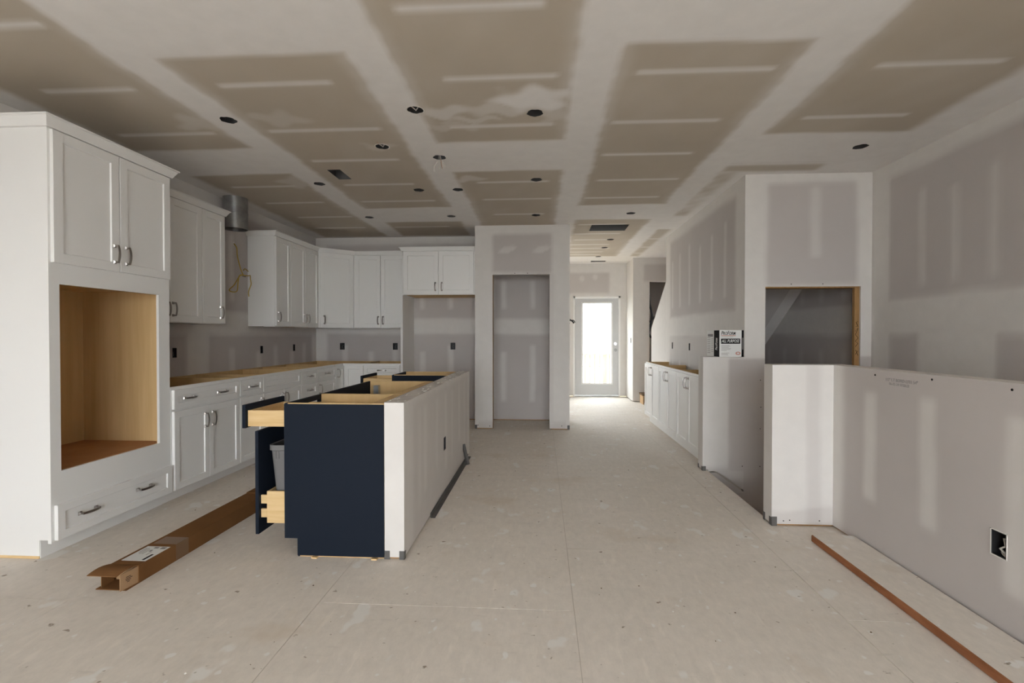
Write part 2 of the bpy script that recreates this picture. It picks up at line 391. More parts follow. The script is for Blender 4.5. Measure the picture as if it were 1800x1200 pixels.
for ax, v, sg, a0, a1 in ((0, -3.56, -1, YR - 0.12, 10.32), (0, 3.12, 1, YR - 0.12, 10.32), (1, YR - 0.12, -1, -3.56, 3.12), (1, 10.32, 1, -3.56, 3.12)):
    wl.quadgrid(ax, v, sg, a0, a1, CE, CE + 0.30, None, 99)
ceiling = struct(wl.build('ceiling', 'drywall_ceiling'))

# ------------------------------------------------------------------ setting: walls
GAP = 0.014                                     # boards stop a little above the subfloor, the sole plate shows in the gap
def plates(parent, boxes):
    for (x0, x1, y0, y1) in boxes:
        mb = MB(); mb.box(x0 + 0.016, x1 - 0.016, y0 + 0.016, y1 - 0.016, 0, GAP + 0.004); mb.build('sole_plate', 'wood_stud', parent)
def outlet_hole(c0, c1, wd=0.055, ht=0.095): return (c0 - wd / 2, c0 + wd / 2, c1 - ht / 2, c1 + ht / 2)

def left_mud(x, y, z):
    zz = z + 0.012 * wob(0, y, z); yy = y + 0.01 * wob(0, y, z, 3)
    m_ = mx(band(zz, 1.27, 1.53), sst(zz, 2.58, 2.66), sst(yy, 7.10, 7.18), band(yy, 4.55, 4.86))
    for k, c in enumerate([3.2, 3.6, 4.0, 5.24, 5.75, 6.14, 6.55, 6.9]):
        m_ = np.maximum(m_, 0.75 * mx(rect(yy, c - 0.05, c + 0.05, z, 0.3, 1.10 + 0.06 * math.sin(k * 3), 0.03), rect(yy, c - 0.04, c + 0.04, z, 1.65, 2.4, 0.03)))
    return m_
OUT_L = [(4.39, 1.10), (5.82, 1.09), (6.61, 1.095)]
wl = Wall()
wl.box(-3.56, -3.437, YR, 1.9, GAP, CE, skip='+y')
wl.box(-3.56, -3.437, 1.9, 7.28, GAP, CE, '+x', left_mud, {'+x': [outlet_hole(a, b_) for a, b_ in OUT_L] + [(5.278, 5.302, 2.278, 2.302)]}, 0.035, skip='-y')
wall_left = struct(wl.build('wall_left'))

def back_mud(x, y, z):
    zz = z + 0.012 * wob(x, 0, z); xx = x + 0.01 * wob(x, 0, z, 3)
    m_ = mx(band(zz, 1.285, 1.515), sst(zz, 2.6, 2.67), 1 - sst(xx, -3.30, -3.22), rect(xx, -0.86, -0.70, z, 0, 3, 0.03), rect(xx, 0.14, 0.3, z, 0, 3, 0.03))
    for k, c in enumerate([-2.98, -2.58, -2.22, -1.79, -1.36, -0.565, -0.135]):
        m_ = np.maximum(m_, 0.8 * mx(rect(xx, c - 0.04, c + 0.04, z, 0.28, 1.12 - 0.1 * (k % 2), 0.025), rect(xx, c - 0.035, c + 0.035, z, 1.66, 2.08, 0.025)))
    return m_
OUT_B = [(-3.03, 1.10), (-2.21, 1.10), (-1.33, 1.105)]
wl = Wall(); wl.box(-3.437, 0.255, 7.28, 7.40, GAP, CE, '-y', back_mud, {'-y': [outlet_hole(a, b_, 0.075, 0.105) for a, b_ in OUT_B]}, 0.03)
wall_kitchen = struct(wl.build('wall_kitchen')); plates(wall_kitchen, [(-3.437, 0.255, 7.28, 7.40)])

# pantry block: front wall with its doorway, the side toward the refrigerator bay, the side along the hall
PX0, PX1, PO0, PO1, PZ = -0.90, 0.375, -0.66, 0.107, 2.085
def pantry_mud(x, y, z):
    xx = x + 0.012 * wob(x, 0, z); zz = z + 0.012 * wob(x, 0, z, 4)
    paper = rect(xx, -0.655, 0.13, zz, 2.11, 2.63, 0.035)
    ed = 0.35 * rect(xx, 0.107, 0.165, zz, 0.1, 2.1, 0.02)
    bottom = 0.55 * (1 - sst(z, 0.09, 0.12)) * band(xx, -0.86, 0.33, 0.02)
    def blob(cx, cz, rx, rz): return 0.6 * (1 - sst(((x - cx) / rx) ** 2 + ((z - cz - 0.25 * (x - cx)) / rz) ** 2, 0.5, 1.1))
    return np.clip(1 - paper - ed - bottom + mx(blob(-0.46, 2.42, 0.13, 0.05), blob(0.0, 2.42, 0.13, 0.05)) * paper, 0, 1)
wl = Wall()
wl.box(PX0, PO0, 6.58, 6.70, GAP, CE, '-y -x', pantry_mud); wl.box(PO1, PX1, 6.58, 6.70, GAP, CE, '-y', pantry_mud)
wl.box(PO0, PO1, 6.58, 6.70, PZ, CE, '-y', pantry_mud, skip='-x +x')
wl.box(PX0, PX0 + 0.12, 6.70, 7.28, GAP, CE, '', None, skip='-y +y')
wall_pantry = struct(wl.build('wall_pantry')); plates(wall_pantry, [(PX0, PO0, 6.58, 6.70), (PO1, PX1, 6.58, 6.70)])
mb = MB(); mb.box(PO0 - 0.004, PO0 + 0.002, 6.600, 6.69, 0, PZ)
mb.build('rough_jamb', 'wood_stud', wall_pantry)

def hall_left_mud(x, y, z): return np.full_like(y, 0.8)
wl = Wall(); wl.box(0.255, PX1, 6.70, 7.40, GAP, CE, '', None, skip='-y')
wall_hall = struct(wl.build('wall_hall')); plates(wall_hall, [(0.255, PX1, 6.70, 7.40)])
# front room that opens to the hall on the left, with its window beside the entrance
wl = Wall(); a, b_, c, d = FWIN
wl.box(-3.56, -3.437, 7.40, 10.34, GAP, CE); wl.box(-3.437, a, 10.2, 10.34, GAP, CE); wl.box(b_, PX1, 10.2, 10.34, GAP, CE); wl.box(a, b_, 10.2, 10.34, GAP, c); wl.box(a, b_, 10.2, 10.34, d, CE)
struct(wl.build('wall_front_room'))
mb = MB(); t = 0.05
for (p, q, r, s_) in ((a, a + t, c, d), (b_ - t, b_, c, d), (a, b_, c, c + t), (a, b_, d - t, d), ((a + b_) / 2 - t / 2, (a + b_) / 2 + t / 2, c, d)): mb.box(p, q, 10.24, 10.30, r, s_)
struct(mb.build('window_2', 'white_plastic'))

# end wall of the hall with the glazed entrance door
DX0, DX1, DZ = 0.655, 1.62, 2.075
def end_mud(x, y, z):
    paper = rect(x + 0.01 * wob(x, 0, z), 0.40, 1.40, z, 2.14, 2.56, 0.035)
    def blob(cx, cz): return 0.5 * (1 - sst(((x - cx) / 0.06) ** 2 + ((z - cz) / 0.07) ** 2, 0.4, 1.1))
    return np.clip(1 - paper * (0.9 - mx(blob(0.83, 2.44), blob(1.10, 2.47))), 0, 1)
wl = Wall(); YE = 10.2
wl.box(PX1, DX0, YE, YE + 0.14, GAP, CE, '-y', end_mud); wl.box(DX1, 1.74, YE, YE + 0.14, GAP, CE, '-y', end_mud); wl.box(DX0, DX1, YE, YE + 0.14, DZ, CE, '-y', end_mud, skip='-x +x')
wall_end = struct(wl.build('wall_entrance'))
# block on the right of the hall, its face toward the kitchen and the stair-hall opening
def block_mud(x, y, z):
    return np.clip(1 - 0.9 * rect(x + 0.01 * wob(x, 0, z), 1.94, 3.2, z, 2.30, 2.62, 0.03), 0, 1)
wl = Wall()
wl.box(1.74, 2.05, 9.46, 10.34, GAP, CE, '-y', block_mud, {'-x': [outlet_hole(9.67, 1.17, 0.06, 0.1)]}); wl.box(2.05, 3.0, 9.46, 9.58, 2.29, CE, '-y', block_mud, skip='-x')
wall_block = struct(wl.build('wall_stair_hall'))
wl = Wall(); wl.box(2.05, 3.12, 11.4, 11.5, 0, CE); wl.box(2.9, 3.12, 9.58, 11.4, 0, CE); wl.box(2.05, 3.12, 9.58, 11.5, CE, CE + 0.1); wl.box(2.0, 2.05, 10.34, 11.5, 0, CE); wl.box(2.05, 3.0, 9.46, 11.5, -0.1, 0)
struct(wl.build('wall_closet'))

# wall beside the stairs with its raking end
def stair_mud(x, y, z):
    zz = z + 0.012 * wob(0, y, z); yy = y + 0.012 * wob(0, y, z, 3)
    m_ = mx(band(zz, 1.24, 1.52), sst(zz, 2.56, 2.66), 1 - sst(yy, 4.82, 4.92), sst(yy, 7.2, 7.34), 0.55 * band(zz, 0.9, 1.24))
    for k, c in enumerate([5.14, 5.54, 5.94, 6.36, 6.78, 7.15]):
        m_ = np.maximum(m_, 0.65 * mx(rect(yy, c - 0.035, c + 0.035, z, 1.65, 2.42 - 0.05 * (k % 3), 0.025), rect(yy, c - 0.04, c + 0.04, z, 0.3, 1.1, 0.03)))
    return m_
SX = 1.875
OUT_S = [(7.15, 1.12), (6.34, 1.12)]
wl = Wall(); hl = {'-x': [outlet_hole(a, b_) for a, b_ in OUT_S]}
wl.box(SX, SX + 0.12, 4.77, 7.52, GAP, CE, '-x', stair_mud, hl, skip='-y')
rake = [(7.52, GAP), (8.50, GAP), (8.50, 1.39), (7.52, 2.08)]
o0 = len(wl.v); wl.v += [(xx, p[0], p[1]) for xx in (SX, SX + 0.12) for p in rake]; wl.mud += [0.9] * 8
wl.f += [[o0 + i for i in (0, 3, 2, 1)], [o0 + i for i in (4, 5, 6, 7)], [o0 + i for i in (1, 2, 6, 5)], [o0 + i for i in (2, 3, 7, 6)]]
wall_stair = struct(wl.build('wall_stair')); plates(wall_stair, [(SX, SX + 0.12, 4.77, 8.5)])

# frontal wall of the stairwell: low part, full-height part with the rough opening to the basement stair
RX = 3.0
OZ = 1.712; OX0, OX1 = 2.06, 2.905
def front_mud(x, y, z):
    xx = x + 0.012 * wob(x, 0, z); zz = z + 0.012 * wob(x, 0, z, 4)
    up = rect(xx, 2.07, 2.87, zz, 1.73, 2.66, 0.035); strp = 0.6 * rect(xx, 2.455, 2.545, z, 1.98, 2.62, 0.03)
    low = np.where(x < 1.80, rect(xx, 1.735, 5, zz, -2, 1.045, 0.015), rect(xx, 1.7, 5, zz + 0.02 * np.sin(4 * x), -2, 1.06, 0.012))
    low = mx(low, 0.6 * (1 - sst(z, 0.02, 0.06)))
    return np.clip(1 - mx(up * (1 - strp), low), 0, 1)
wl = Wall()
wl.box(1.50, SX, 4.65, 4.78, GAP, 1.062, '-y', front_mud, skip='+x'); wl.box(1.55, SX, 4.65, 4.78, -1.1, GAP, '-y', front_mud, {'-y': [(1.56, 1.872, -0.20, 0.005)]}, skip='+z +x')
for P in ([(1.56, 0.0), (1.63, 0.0), (1.872, -0.171), (1.872, 0.005), (1.56, 0.005)], [(1.56, -0.20), (1.872, -0.20), (1.872, -0.188), (1.62, -0.013), (1.56, -0.013)]):   # two board pieces with an open slot between them
    n_, o0 = len(P), len(wl.v); wl.v += [(p[0], y_, p[1]) for y_ in (4.65, 4.663) for p in P]; wl.mud += [0.3] * (2 * n_)
    wl.f += [list(range(o0, o0 + n_)), list(range(o0 + 2 * n_ - 1, o0 + n_ - 1, -1))] + [[o0 + k, o0 + n_ + k, o0 + n_ + (k + 1) % n_, o0 + (k + 1) % n_] for k in range(n_)]
wl.box(SX, OX0, 4.65, 4.77, -1.1, CE, '-y -x', front_mud); wl.box(OX1, RX, 4.65, 4.77, -1.1, CE, '-y', front_mud, step=0.02)
wl.box(OX0, OX1, 4.65, 4.77, OZ, CE, '-y', front_mud, skip='-x +x')
wall_sw = struct(wl.build('wall_stairwell'))
mb = MB(); mb.box(2.862, OX1 + 0.002, 4.668, 4.700, -1.1, OZ + 0.002); mb.build('rough_stud', 'wood_stud', wall_sw)
mb = MB(); mb.box(OX0, 2.862, 4.665, 4.768, OZ - 0.012, OZ + 0.002); mb.build('rough_header', 'wood_stud', wall_sw)
mb = MB()
sp = [(2.868, 1.30), (2.893, 1.33), (2.872, 1.27), (2.895, 1.24), (2.870, 1.21), (2.893, 1.19), (2.872, 1.16)]
mb.tube([(a, 4.6665, c) for a, c in sp], 0.0018, 5); mb.tube([(2.872, 4.6665, 1.09), (2.892, 4.6665, 1.12), (2.875, 4.6665, 1.13), (2.893, 4.6665, 1.08)], 0.0018, 5); mb.tube([(2.874, 4.6665, 1.345), (2.893, 4.6665, 1.345), (2.876, 4.6665, 1.385), (2.893, 4.6665, 1.39)], 0.0018, 5)
mb.build('pencil_scrawl', 'ink_black', wall_sw)

# stairwell and basement stair beyond the opening
def right_mud(x, y, z):
    zz = z + 0.015 * wob(0, y, z); yy = y + 0.012 * wob(0, y, z, 3)
    m_ = mx(band(zz, 1.27, 1.57), sst(zz, 2.58, 2.66), rect(yy, 4.42, 4.65, z, -2, 3, 0.03), rect(yy, 3.42, 4.10, z, -2, 1.3, 0.03), rect(yy, 1.9, 2.6, z, -2, 1.3, 0.03), rect(yy, 4.77, 4.9, z, -2, 3, 0.03))
    for k, c in enumerate([4.06, 3.76, 3.45, 2.9, 2.5, 2.1]):
        m_ = np.maximum(m_, 0.55 * rect(yy, c - 0.035, c + 0.035, z, 1.66, 2.42 - 0.06 * (k % 2), 0.025))
    for k, c in enumerate([5.05, 5.45, 5.85, 6.25, 6.65]):
        m_ = np.maximum(m_, 0.5 * mx(rect(yy, c - 0.04, c + 0.04, z, 0.3, 1.1, 0.03), rect(yy, c - 0.04, c + 0.04, z, 1.62, 2.4, 0.03)))
    return m_
wl = Wall(); wl.box(RX, RX + 0.12, 2.6, 9.46, -1.1, CE, '-x', right_mud, step=0.04, skip='-y'); wl.box(RX, RX + 0.12, YR, 2.6, -1.1, CE, skip='+y')
wall_right = struct(wl.build('wall_right'))
wl = Wall()
o0 = len(wl.v); sf = [(4.78, 2.53), (9.2, -0.56)]
for xx in (1.996, 2.999):
    wl.v += [(xx, a, c) for a, c in sf] + [(xx, a, c + 0.1) for a, c in sf]
wl.mud += [0.15] * 8; wl.f += [[o0 + i for i in (0, 4, 5, 1)], [o0 + i for i in (2, 3, 7, 6)], [o0 + i for i in (0, 1, 3, 2)], [o0 + i for i in (4, 6, 7, 5)]]
for a, c in ((2.86, 2.999), (2.0, 2.12)):                     # tape runs along the two inside corners of the soffit
    o0 = len(wl.v); wl.v += [(xx, p[0], p[1] - 0.001) for p in sf for xx in (a, c)]; wl.mud += [0.9] * 4; wl.f += [[o0, o0 + 1, o0 + 3, o0 + 2][::-1]]
struct(wl.build('ceiling_stair_soffit'))
wl = Wall(); wl.box(1.996, 2.999, 7.3, 7.4, -1.1, 1.2, '-y', lambda x, y, z: band(z, -0.1, 0.2)); wl.box(1.876, 1.994, 4.78, 9.2, -1.1, GAP); struct(wl.build('wall_basement'))
mb = MB()
for k in range(3):
    x0 = 1.60 + 0.26 * k; mb.box(x0, x0 + 0.285, HY0 + 0.002, 4.644, -0.19 * (k + 1) - 0.28, -0.19 * (k + 1) - 0.25); mb.box(x0 - 0.005, x0 + 0.012, HY0 + 0.002, 4.644, -0.19 * (k + 1) - 0.25, -0.19 * k - 0.27)
st = tag(mb.build('basement_stairs', 'wood_stair'), 'wooden steps going down inside the stairwell', 'stairs')
wl = Wall(); wl.box(1.50, 1.55, HY0, 4.65, -1.1, -0.25); wl.box(1.55, RX, HY0 - 0.1, HY0, -1.1, -0.02); wl.box(1.55, RX, HY0, 9.2, -1.2, -1.1); struct(wl.build('wall_stairwell_lower'))

# guard wall around the stairwell (L shape)
GZ = 1.068; GX = 1.914
def guard_mud(x, y, z):
    yy = y + 0.012 * wob(0, y, z, 3); xx = x + 0.008 * wob(x, 0, z)
    fr = mx(1 - 0.45 * rect(xx, 1.745, 1.835, z, 0, 2, 0.02), 0)
    fr = fr - 0.5 * (1 - sst(z + 0.02 * np.sin(9 * x), 0.10, 0.13))
    sd = mx(sst(yy, 3.17, 3.27), 0.0)
    for k, (c, z0, z1) in enumerate([(2.965, 0.30, 0.93), (2.54, 0.30, 0.95), (2.09, 0.2, 0.93), (1.66, 0.3, 0.93), (1.2, 0.3, 0.93)]):
        sd = np.maximum(sd, 0.85 * rect(yy, c - 0.05, c + 0.05, z, z0, z1, 0.03))
    return np.where(np.abs(y - 3.33) < 0.004, np.clip(fr, 0, 1), sd)
OUT_G = (2.16, 0.39)
wl = Wall()
wl.box(1.524, GX, 3.33, 3.45, GAP, GZ, '-y', guard_mud, step=0.02); wl.box(GX, GX + 0.115, YR, 3.45, GAP, GZ, '-x', guard_mud, {'-x': [(2.125, 2.195, 0.335, 0.44)]}, step=0.025)
wall_guard = struct(wl.build('wall_guard')); plates(wall_guard, [(1.524, GX + 0.1, 3.33, 3.45), (GX, GX + 0.115, YR + 0.1, 3.45)])
def screws(parent, pts, axis, r=0.0055):
    for (a, b_, c) in pts:
        mb = MB(); e = 0.0015
        if axis == 0: mb.tube([(a - e, b_, c), (a + e, b_, c)], r, 8)
        else: mb.tube([(a, b_ - e, c), (a, b_ + e, c)], r, 8)
        mb.build('screw', 'ink_black', parent)
screws(wall_guard, [(GX, 2.52, 1.045), (GX, 2.11, 1.04), (GX, 2.93, 1.035)], 0)
screws(wall_guard, [(1.60, 3.33, 0.035), (1.64, 3.33, 0.04), (1.83, 3.33, 0.04)], 1, 0.004)
screws(wall_sw, [(2.29, 4.65, 1.735), (2.57, 4.65, 1.735), (2.02, 4.65, 0.85), (2.025, 4.65, 0.6), (2.02, 4.65, 0.4), (1.86, 4.65, 0.05), (2.02, 4.65, 0.05)], 1, 0.0045)
screws(wall_pantry, [(-0.36, 6.58, 2.10), (-0.19, 6.58, 2.10), (-0.86, 6.58, 0.05), (-0.7, 6.58, 0.04), (0.27, 6.58, 0.05)], 1, 0.006)

def corner_bead(parent, x, y, sx, sy, h=0.055, wd=0.03):
    """bare metal corner bead below the compound: (sx, sy) point from the corner into the two faces"""
    mb = MB(); t = 0.002
    mb.prism([(0, 0), (wd, 0), (wd * 0.75, h), (0, h)], 1, -t, 0) if False else None
    x0, x1 = sorted((x - sx * t, x + sx * wd)); y0, y1 = sorted((y - sy * t, y + sy * wd))
    a, c = sorted((y - sy * t, y)); mb.box(x0, x1, a, c, 0.002, h)
    a, c = sorted((x - sx * t, x)); mb.box(a, c, y0, y1, 0.002, h * 0.9)
    mb.build('corner_bead', 'bead_metal', parent)
corner_bead(wall_pantry, PX0, 6.58, 1, 1); corner_bead(wall_pantry, PX1, 6.58, -1, 1, 0.06)
corner_bead(wall_guard, 1.524, 3.33, 1, 1, 0.062, 0.034); corner_bead(wall_guard, 1.524, 3.45, 1, -1, 0.062, 0.026)
corner_bead(wall_sw, 1.50, 4.65, 1, 1, 0.045, 0.03); corner_bead(wall_sw, 1.50, 4.78, 1, -1, 0.045, 0.025)
# inspection stamp on the guard wall
def text_mesh(name, body, size, mat, parent, loc, rot, shear=0.0, sx=1.0, align='LEFT', bold=0.0, ext=0.0004, caps=False):
    c = bpy.data.curves.new(name, 'FONT'); c.body = body; c.size = size; c.shear = shear; c.align_x = align; c.align_y = 'CENTER'
    c.extrude = ext; c.offset = bold; c.resolution_u = 3; c.small_caps_scale = 0.8
    if caps:
        for i_, ch in enumerate(body): c.body_format[i_].use_small_caps = ch.islower()
    t = bpy.data.objects.new(name, c); COL.objects.link(t)
    me = bpy.data.meshes.new_from_object(t.evaluated_get(bpy.context.evaluated_depsgraph_get()))
    bpy.data.objects.remove(t); bpy.data.curves.remove(c)
    me.materials.clear(); me.materials.append(MATS[mat])
    o = obj(name, me, parent, loc, rot); o.scale = (sx, 1, 1); return o
text_mesh('stamp_lettering', '1/2" LT BORD-LITE 54"', 0.024, 'stamp_ink', wall_guard, (GX - 0.0008, 2.845, 1.018), (R(90), 0, R(-90)))
text_mesh('stamp_lettering', '06-02-24 17:22:23', 0.020, 'stamp_ink', wall_guard, (GX - 0.0008, 2.815, 0.996), (R(90), 0, R(-90)))

# rear wall of the room with its windows
wl = Wall(); zs = [(-3.56, WINS[0][0], 0, CE), (WINS[0][1], 3.12, 0, CE)]
for a, b_, c, d in zs: wl.box(a, b_, YR - 0.12, YR, c, d)
for a, b_, c, d in WINS: wl.box(a, b_, YR - 0.12, YR, d, CE); wl.box(a, b_, YR - 0.12, YR, 0, c)
struct(wl.build('wall_rear'))
for i, (a, b_, c, d) in enumerate(WINS):
    mb = MB(); t = 0.05
    for (p, q, r, s_) in ((a, a + t, c, d), (b_ - t, b_, c, d), (a, b_, c, c + t), (a, b_, d - t, d), ((a + b_) / 2 - t / 2, (a + b_) / 2 + t / 2, c, d)): mb.box(p, q, YR - 0.09, YR - 0.03, r, s_)
    struct(mb.build('window_%d' % (i + 1), 'white_plastic'))

# ------------------------------------------------------------------ entrance door
door = bpy.data.objects.new('door_1', None); COL.objects.link(door); door.location = ((DX0 + DX1) / 2, YE, 0); struct(door)
dx = (DX0 + DX1) / 2
mb = MB(); f = 0.035
mb.box(DX0 - dx, DX0 - dx + f, -0.005, 0.14, 0.0, DZ); mb.box(DX1 - dx - f, DX1 - dx, -0.005, 0.14, 0.0, DZ); mb.box(DX0 - dx, DX1 - dx, -0.005, 0.14, DZ - f, DZ)
mb.build('door_frame', 'cabinet_white', door)
mb = MB(); mb.box(DX0 - dx, DX1 - dx, 0.0, 0.14, 0.0, 0.025); mb.build('threshold', 'galvanized', door)
L0, L1 = DX0 - dx + f + 0.004, DX1 - dx - f - 0.004; g0, g1, gz0, gz1 = 0.845 - dx, 1.445 - dx, 0.275, 1.935
mb = MB(); y0, y1 = 0.02, 0.064
mb.box(L0, g0, y0, y1, 0.03, DZ - f - 0.004); mb.box(g1, L1 - 0.085, y0, y1, 0.03, DZ - f - 0.004); mb.box(L1 - 0.03, L1, y0, y1, 0.03, DZ - f - 0.004)
for z0, z1 in ((0.03, 1.065), (1.125, DZ - f - 0.004)): mb.box(L1 - 0.085, L1 - 0.03, y0, y1, z0, z1)
mb.box(g0, g1, y0, y1, 0.03, gz0); mb.box(g0, g1, y0, y1, gz1, DZ - f - 0.004)
mb.build('door_leaf', 'door_white', door)
mb = MB()                                                      # corner fillers leave a round latch bore
for cz, r in ((1.095, 0.030),):
    N = 24
    for k in range(N):
        t0, t1 = 2 * math.pi * k / N, 2 * math.pi * (k + 1) / N
        def sq(t): m_ = 0.03 / max(abs(math.cos(t)), abs(math.sin(t))); return (m_ * math.cos(t), m_ * math.sin(t))
        a, b_ = sq(t0), sq(t1); cx = L1 - 0.0575
        mb.add([(cx + 0.026 * math.cos(t0), y0 + 0.001, cz + 0.026 * math.sin(t0)), (cx + 0.026 * math.cos(t1), y0 + 0.001, cz + 0.026 * math.sin(t1)), (cx + b_[0], y0 + 0.001, cz + b_[1]), (cx + a[0], y0 + 0.001, cz + a[1])], [(0, 1, 2, 3)])
mb.build('latch_bore_ring', 'door_white', door)
mb = MB(); mb.tube([(L1 - 0.0575, y0 - 0.012, 0.967), (L1 - 0.0575, y1, 0.967)], 0.033, 20); mb.tube([(L1 - 0.0575, y0 - 0.03, 0.967), (L1 - 0.0575, y0 - 0.012, 0.967)], 0.014, 14); mb.build('door_lock', 'galvanized', door)
mb = MB(); t = 0.022
mb.box(g0 - t, g1 + t, y0 - 0.012, y0, gz0 - t, gz0 + t * 0.4); mb.box(g0 - t, g1 + t, y0 - 0.012, y0, gz1 - t * 0.4, gz1 + t); mb.box(g0 - t, g0 + t * 0.4, y0 - 0.012, y0, gz0, gz1); mb.box(g1 - t * 0.4, g1 + t, y0 - 0.012, y0, gz0, gz1)
mb.build('glazing_bead', 'cabinet_white', door)
mb = MB(); mb.box(g0, g1, 0.038, 0.044, gz0, gz1); mb.build('pane', 'glass_pane', door)
for z in (0.25, 1.05, 1.85):
    mb = MB(); mb.cyl(L0 - 0.006, y0 - 0.004, z - 0.05, z + 0.05, 0.008, 10); mb.build('hinge', 'galvanized', door)

# outside the entrance: deck, railing, ground and a house across the way
mb = MB(); mb.box(-60, 60, -60, 90, -1.4, -1.25); struct(mb.build('ground', 'concrete'))
t_ = thing('deck', 'timber deck outside the glazed entrance door', 'deck', (1.2, 11.3, -0.15))
for k in range(14):
    mb = MB(); mb.box(-1.6, 1.6, -0.93 + k * 0.14, -0.93 + k * 0.14 + 0.132, -0.04, 0); mb.build('deck_board', 'wood_deck', t_)
t_ = thing('deck_railing', 'timber railing with balusters seen through the glass door', 'railing', (1.2, 12.1, -0.15))
mb = MB(); mb.box(-1.6, 1.6, -0.02, 0.12, 0.93, 0.97); mb.build('top_rail', 'wood_deck', t_)
mb = MB(); mb.box(-1.6, 1.6, 0.03, 0.07, 0.10, 0.14); mb.build('bottom_rail', 'wood_deck', t_)
for x in (-1.55, 0.35, 1.55):
    mb = MB(); mb.box(x - 0.045, x + 0.045, 0.0, 0.09, 0, 1.0); mb.build('post', 'wood_deck', t_)
for k in range(26):
    x = -1.45 + k * 0.12; mb = MB(); mb.box(x - 0.016, x + 0.016, 0.035, 0.065, 0.14, 0.93); mb.build('baluster', 'wood_deck', t_)
t_ = thing('neighbour_house', 'pale sided house across the way beyond the railing', 'house', (1.5, 40, -1.2))
mb = MB(); mb.box(-9, 9, 0, 8, 0, 3.0); mb.build('wall', 'siding', t_)
mb = MB(); mb.prism([(-0.4, 2.95), (8.4, 2.95), (4, 4.6)], 0, -9.5, 9.5); mb.build('roof', 'asphalt', t_)
for x in (-6, -2, 2.6, 6):
    mb = MB(); mb.box(x - 0.5, x + 0.5, -0.05, 0.02, 1.0, 2.2); mb.build('window', 'ink_grey', t_)

# stair up, seen at the end of the hall
t_ = thing('staircase', 'bare timber stair rising behind the raking wall end', 'stairs', (2.4, 9.2, 0))
for k in range(7):
    xl = -0.545 if k == 0 else -0.39
    mb = MB(); y1 = 0.16 - 0.27 * k
    mb.box(xl, 0.595, y1 - 0.02, y1, 0.19 * k, 0.19 * (k + 1) - 0.028); mb.build('riser', 'wood_stair', t_)
    mb = MB(); mb.box(xl - 0.012, 0.595, y1 - 0.29, y1 + 0.025, 0.19 * (k + 1) - 0.028, 0.19 * (k + 1)); mb.build('tread', 'wood_plate' if k == 0 else 'wood_stair', t_)
    if k == 0:
        mb = MB(); mb.box(xl, xl + 0.02, y1 - 0.28, y1 - 0.02, 0, 0.162); mb.build('step_side', 'wood_stair', t_)

# ------------------------------------------------------------------ cabinets
def shaker(w, h, fr=0.057, t=0.020, rec=0.009):
    """shaker front, local x 0..w, z 0..h, face at y = -t"""
    mb = MB(); c = 0.0015; b_ = 0.004
    def ring(x0, z0, x1, z1, y): return [(x0, y, z0), (x1, y, z0), (x1, y, z1), (x0, y, z1)]
    rings = [ring(0, 0, w, h, 0), ring(0, 0, w, h, -t + c), ring(c, c, w - c, h - c, -t), ring(fr, fr, w - fr, h - fr, -t), ring(fr + b_, fr + b_, w - fr - b_, h - fr - b_, -t + rec)]
    vs = [p for r in rings for p in r]; fs = []
    for k in range(len(rings) - 1):
        for i in range(4):
            j = (i + 1) % 4; fs.append((k * 4 + i, k * 4 + j, (k + 1) * 4 + j, (k + 1) * 4 + i))
    n = (len(rings) - 1) * 4; fs.append((n, n + 1, n + 2, n + 3)); fs.append((3, 2, 1, 0))
    mb.add(vs, fs); return mb
def pull_mesh():
    """arched bar pull along local z, standing out toward -y"""
    mb = MB(); hl = 0.052
    for s in (-1, 1):
        z = s * hl; a, b_ = 0.0105, 0.006
        mb.add([(-a, 0, z - a), (a, 0, z - a), (a, 0, z + a), (-a, 0, z + a), (-a, -0.004, z - a), (a, -0.004, z - a), (a, -0.004, z + a), (-a, -0.004, z + a),
                (-b_, -0.012, z - b_), (b_, -0.012, z - b_), (b_, -0.012, z + b_), (-b_, -0.012, z + b_)],
               [(0, 1, 5, 4), (1, 2, 6, 5), (2, 3, 7, 6), (3, 0, 4, 7), (4, 5, 9, 8), (5, 6, 10, 9), (6, 7, 11, 10), (7, 4, 8, 11), (8, 9, 10, 11)])
        mb.box(-0.005, 0.005, -0.028, -0.010, z - 0.005, z + 0.005)
    N = 12; vs = []; fs = []
    for k in range(N + 1):
        t = -1 + 2 * k / N; z = t * (hl + 0.006); y = -0.024 - 0.011 * (1 - t * t); wd = 0.0055 + 0.0015 * (1 - t * t)
        vs += [(-wd, y, z), (wd, y, z), (wd, y - 0.006, z), (-wd, y - 0.006, z)]
    for k in range(N):
        for i in range(4):
            j = (i + 1) % 4; fs.append((k * 4 + i, (k + 1) * 4 + i, (k + 1) * 4 + j, k * 4 + j))
    fs += [(0, 1, 2, 3), (N * 4 + 3, N * 4 + 2, N * 4 + 1, N * 4)]
    mb.add(vs, fs)
    me = bpy.data.meshes.new('handle'); me.from_pydata(mb.v, [], mb.f); me.materials.append(MATS['handle_metal']); return me
PULL = pull_mesh()
def front(root, kind, x0, x1, z0, z1, pulls=(), mat='cabinet_white', y=0.0, fr=0.057):
    o = shaker(x1 - x0, z1 - z0, fr).build(kind, mat, root, (x0, y, z0))
    for (px, pz, hor) in pulls:                      # pull position in cabinet coordinates
        h = obj('handle', PULL, o, (px - x0, -0.019, pz - z0), (0, R(90) if hor else 0, 0)); h['label'] = 'brushed nickel arched bar pull'
    return o
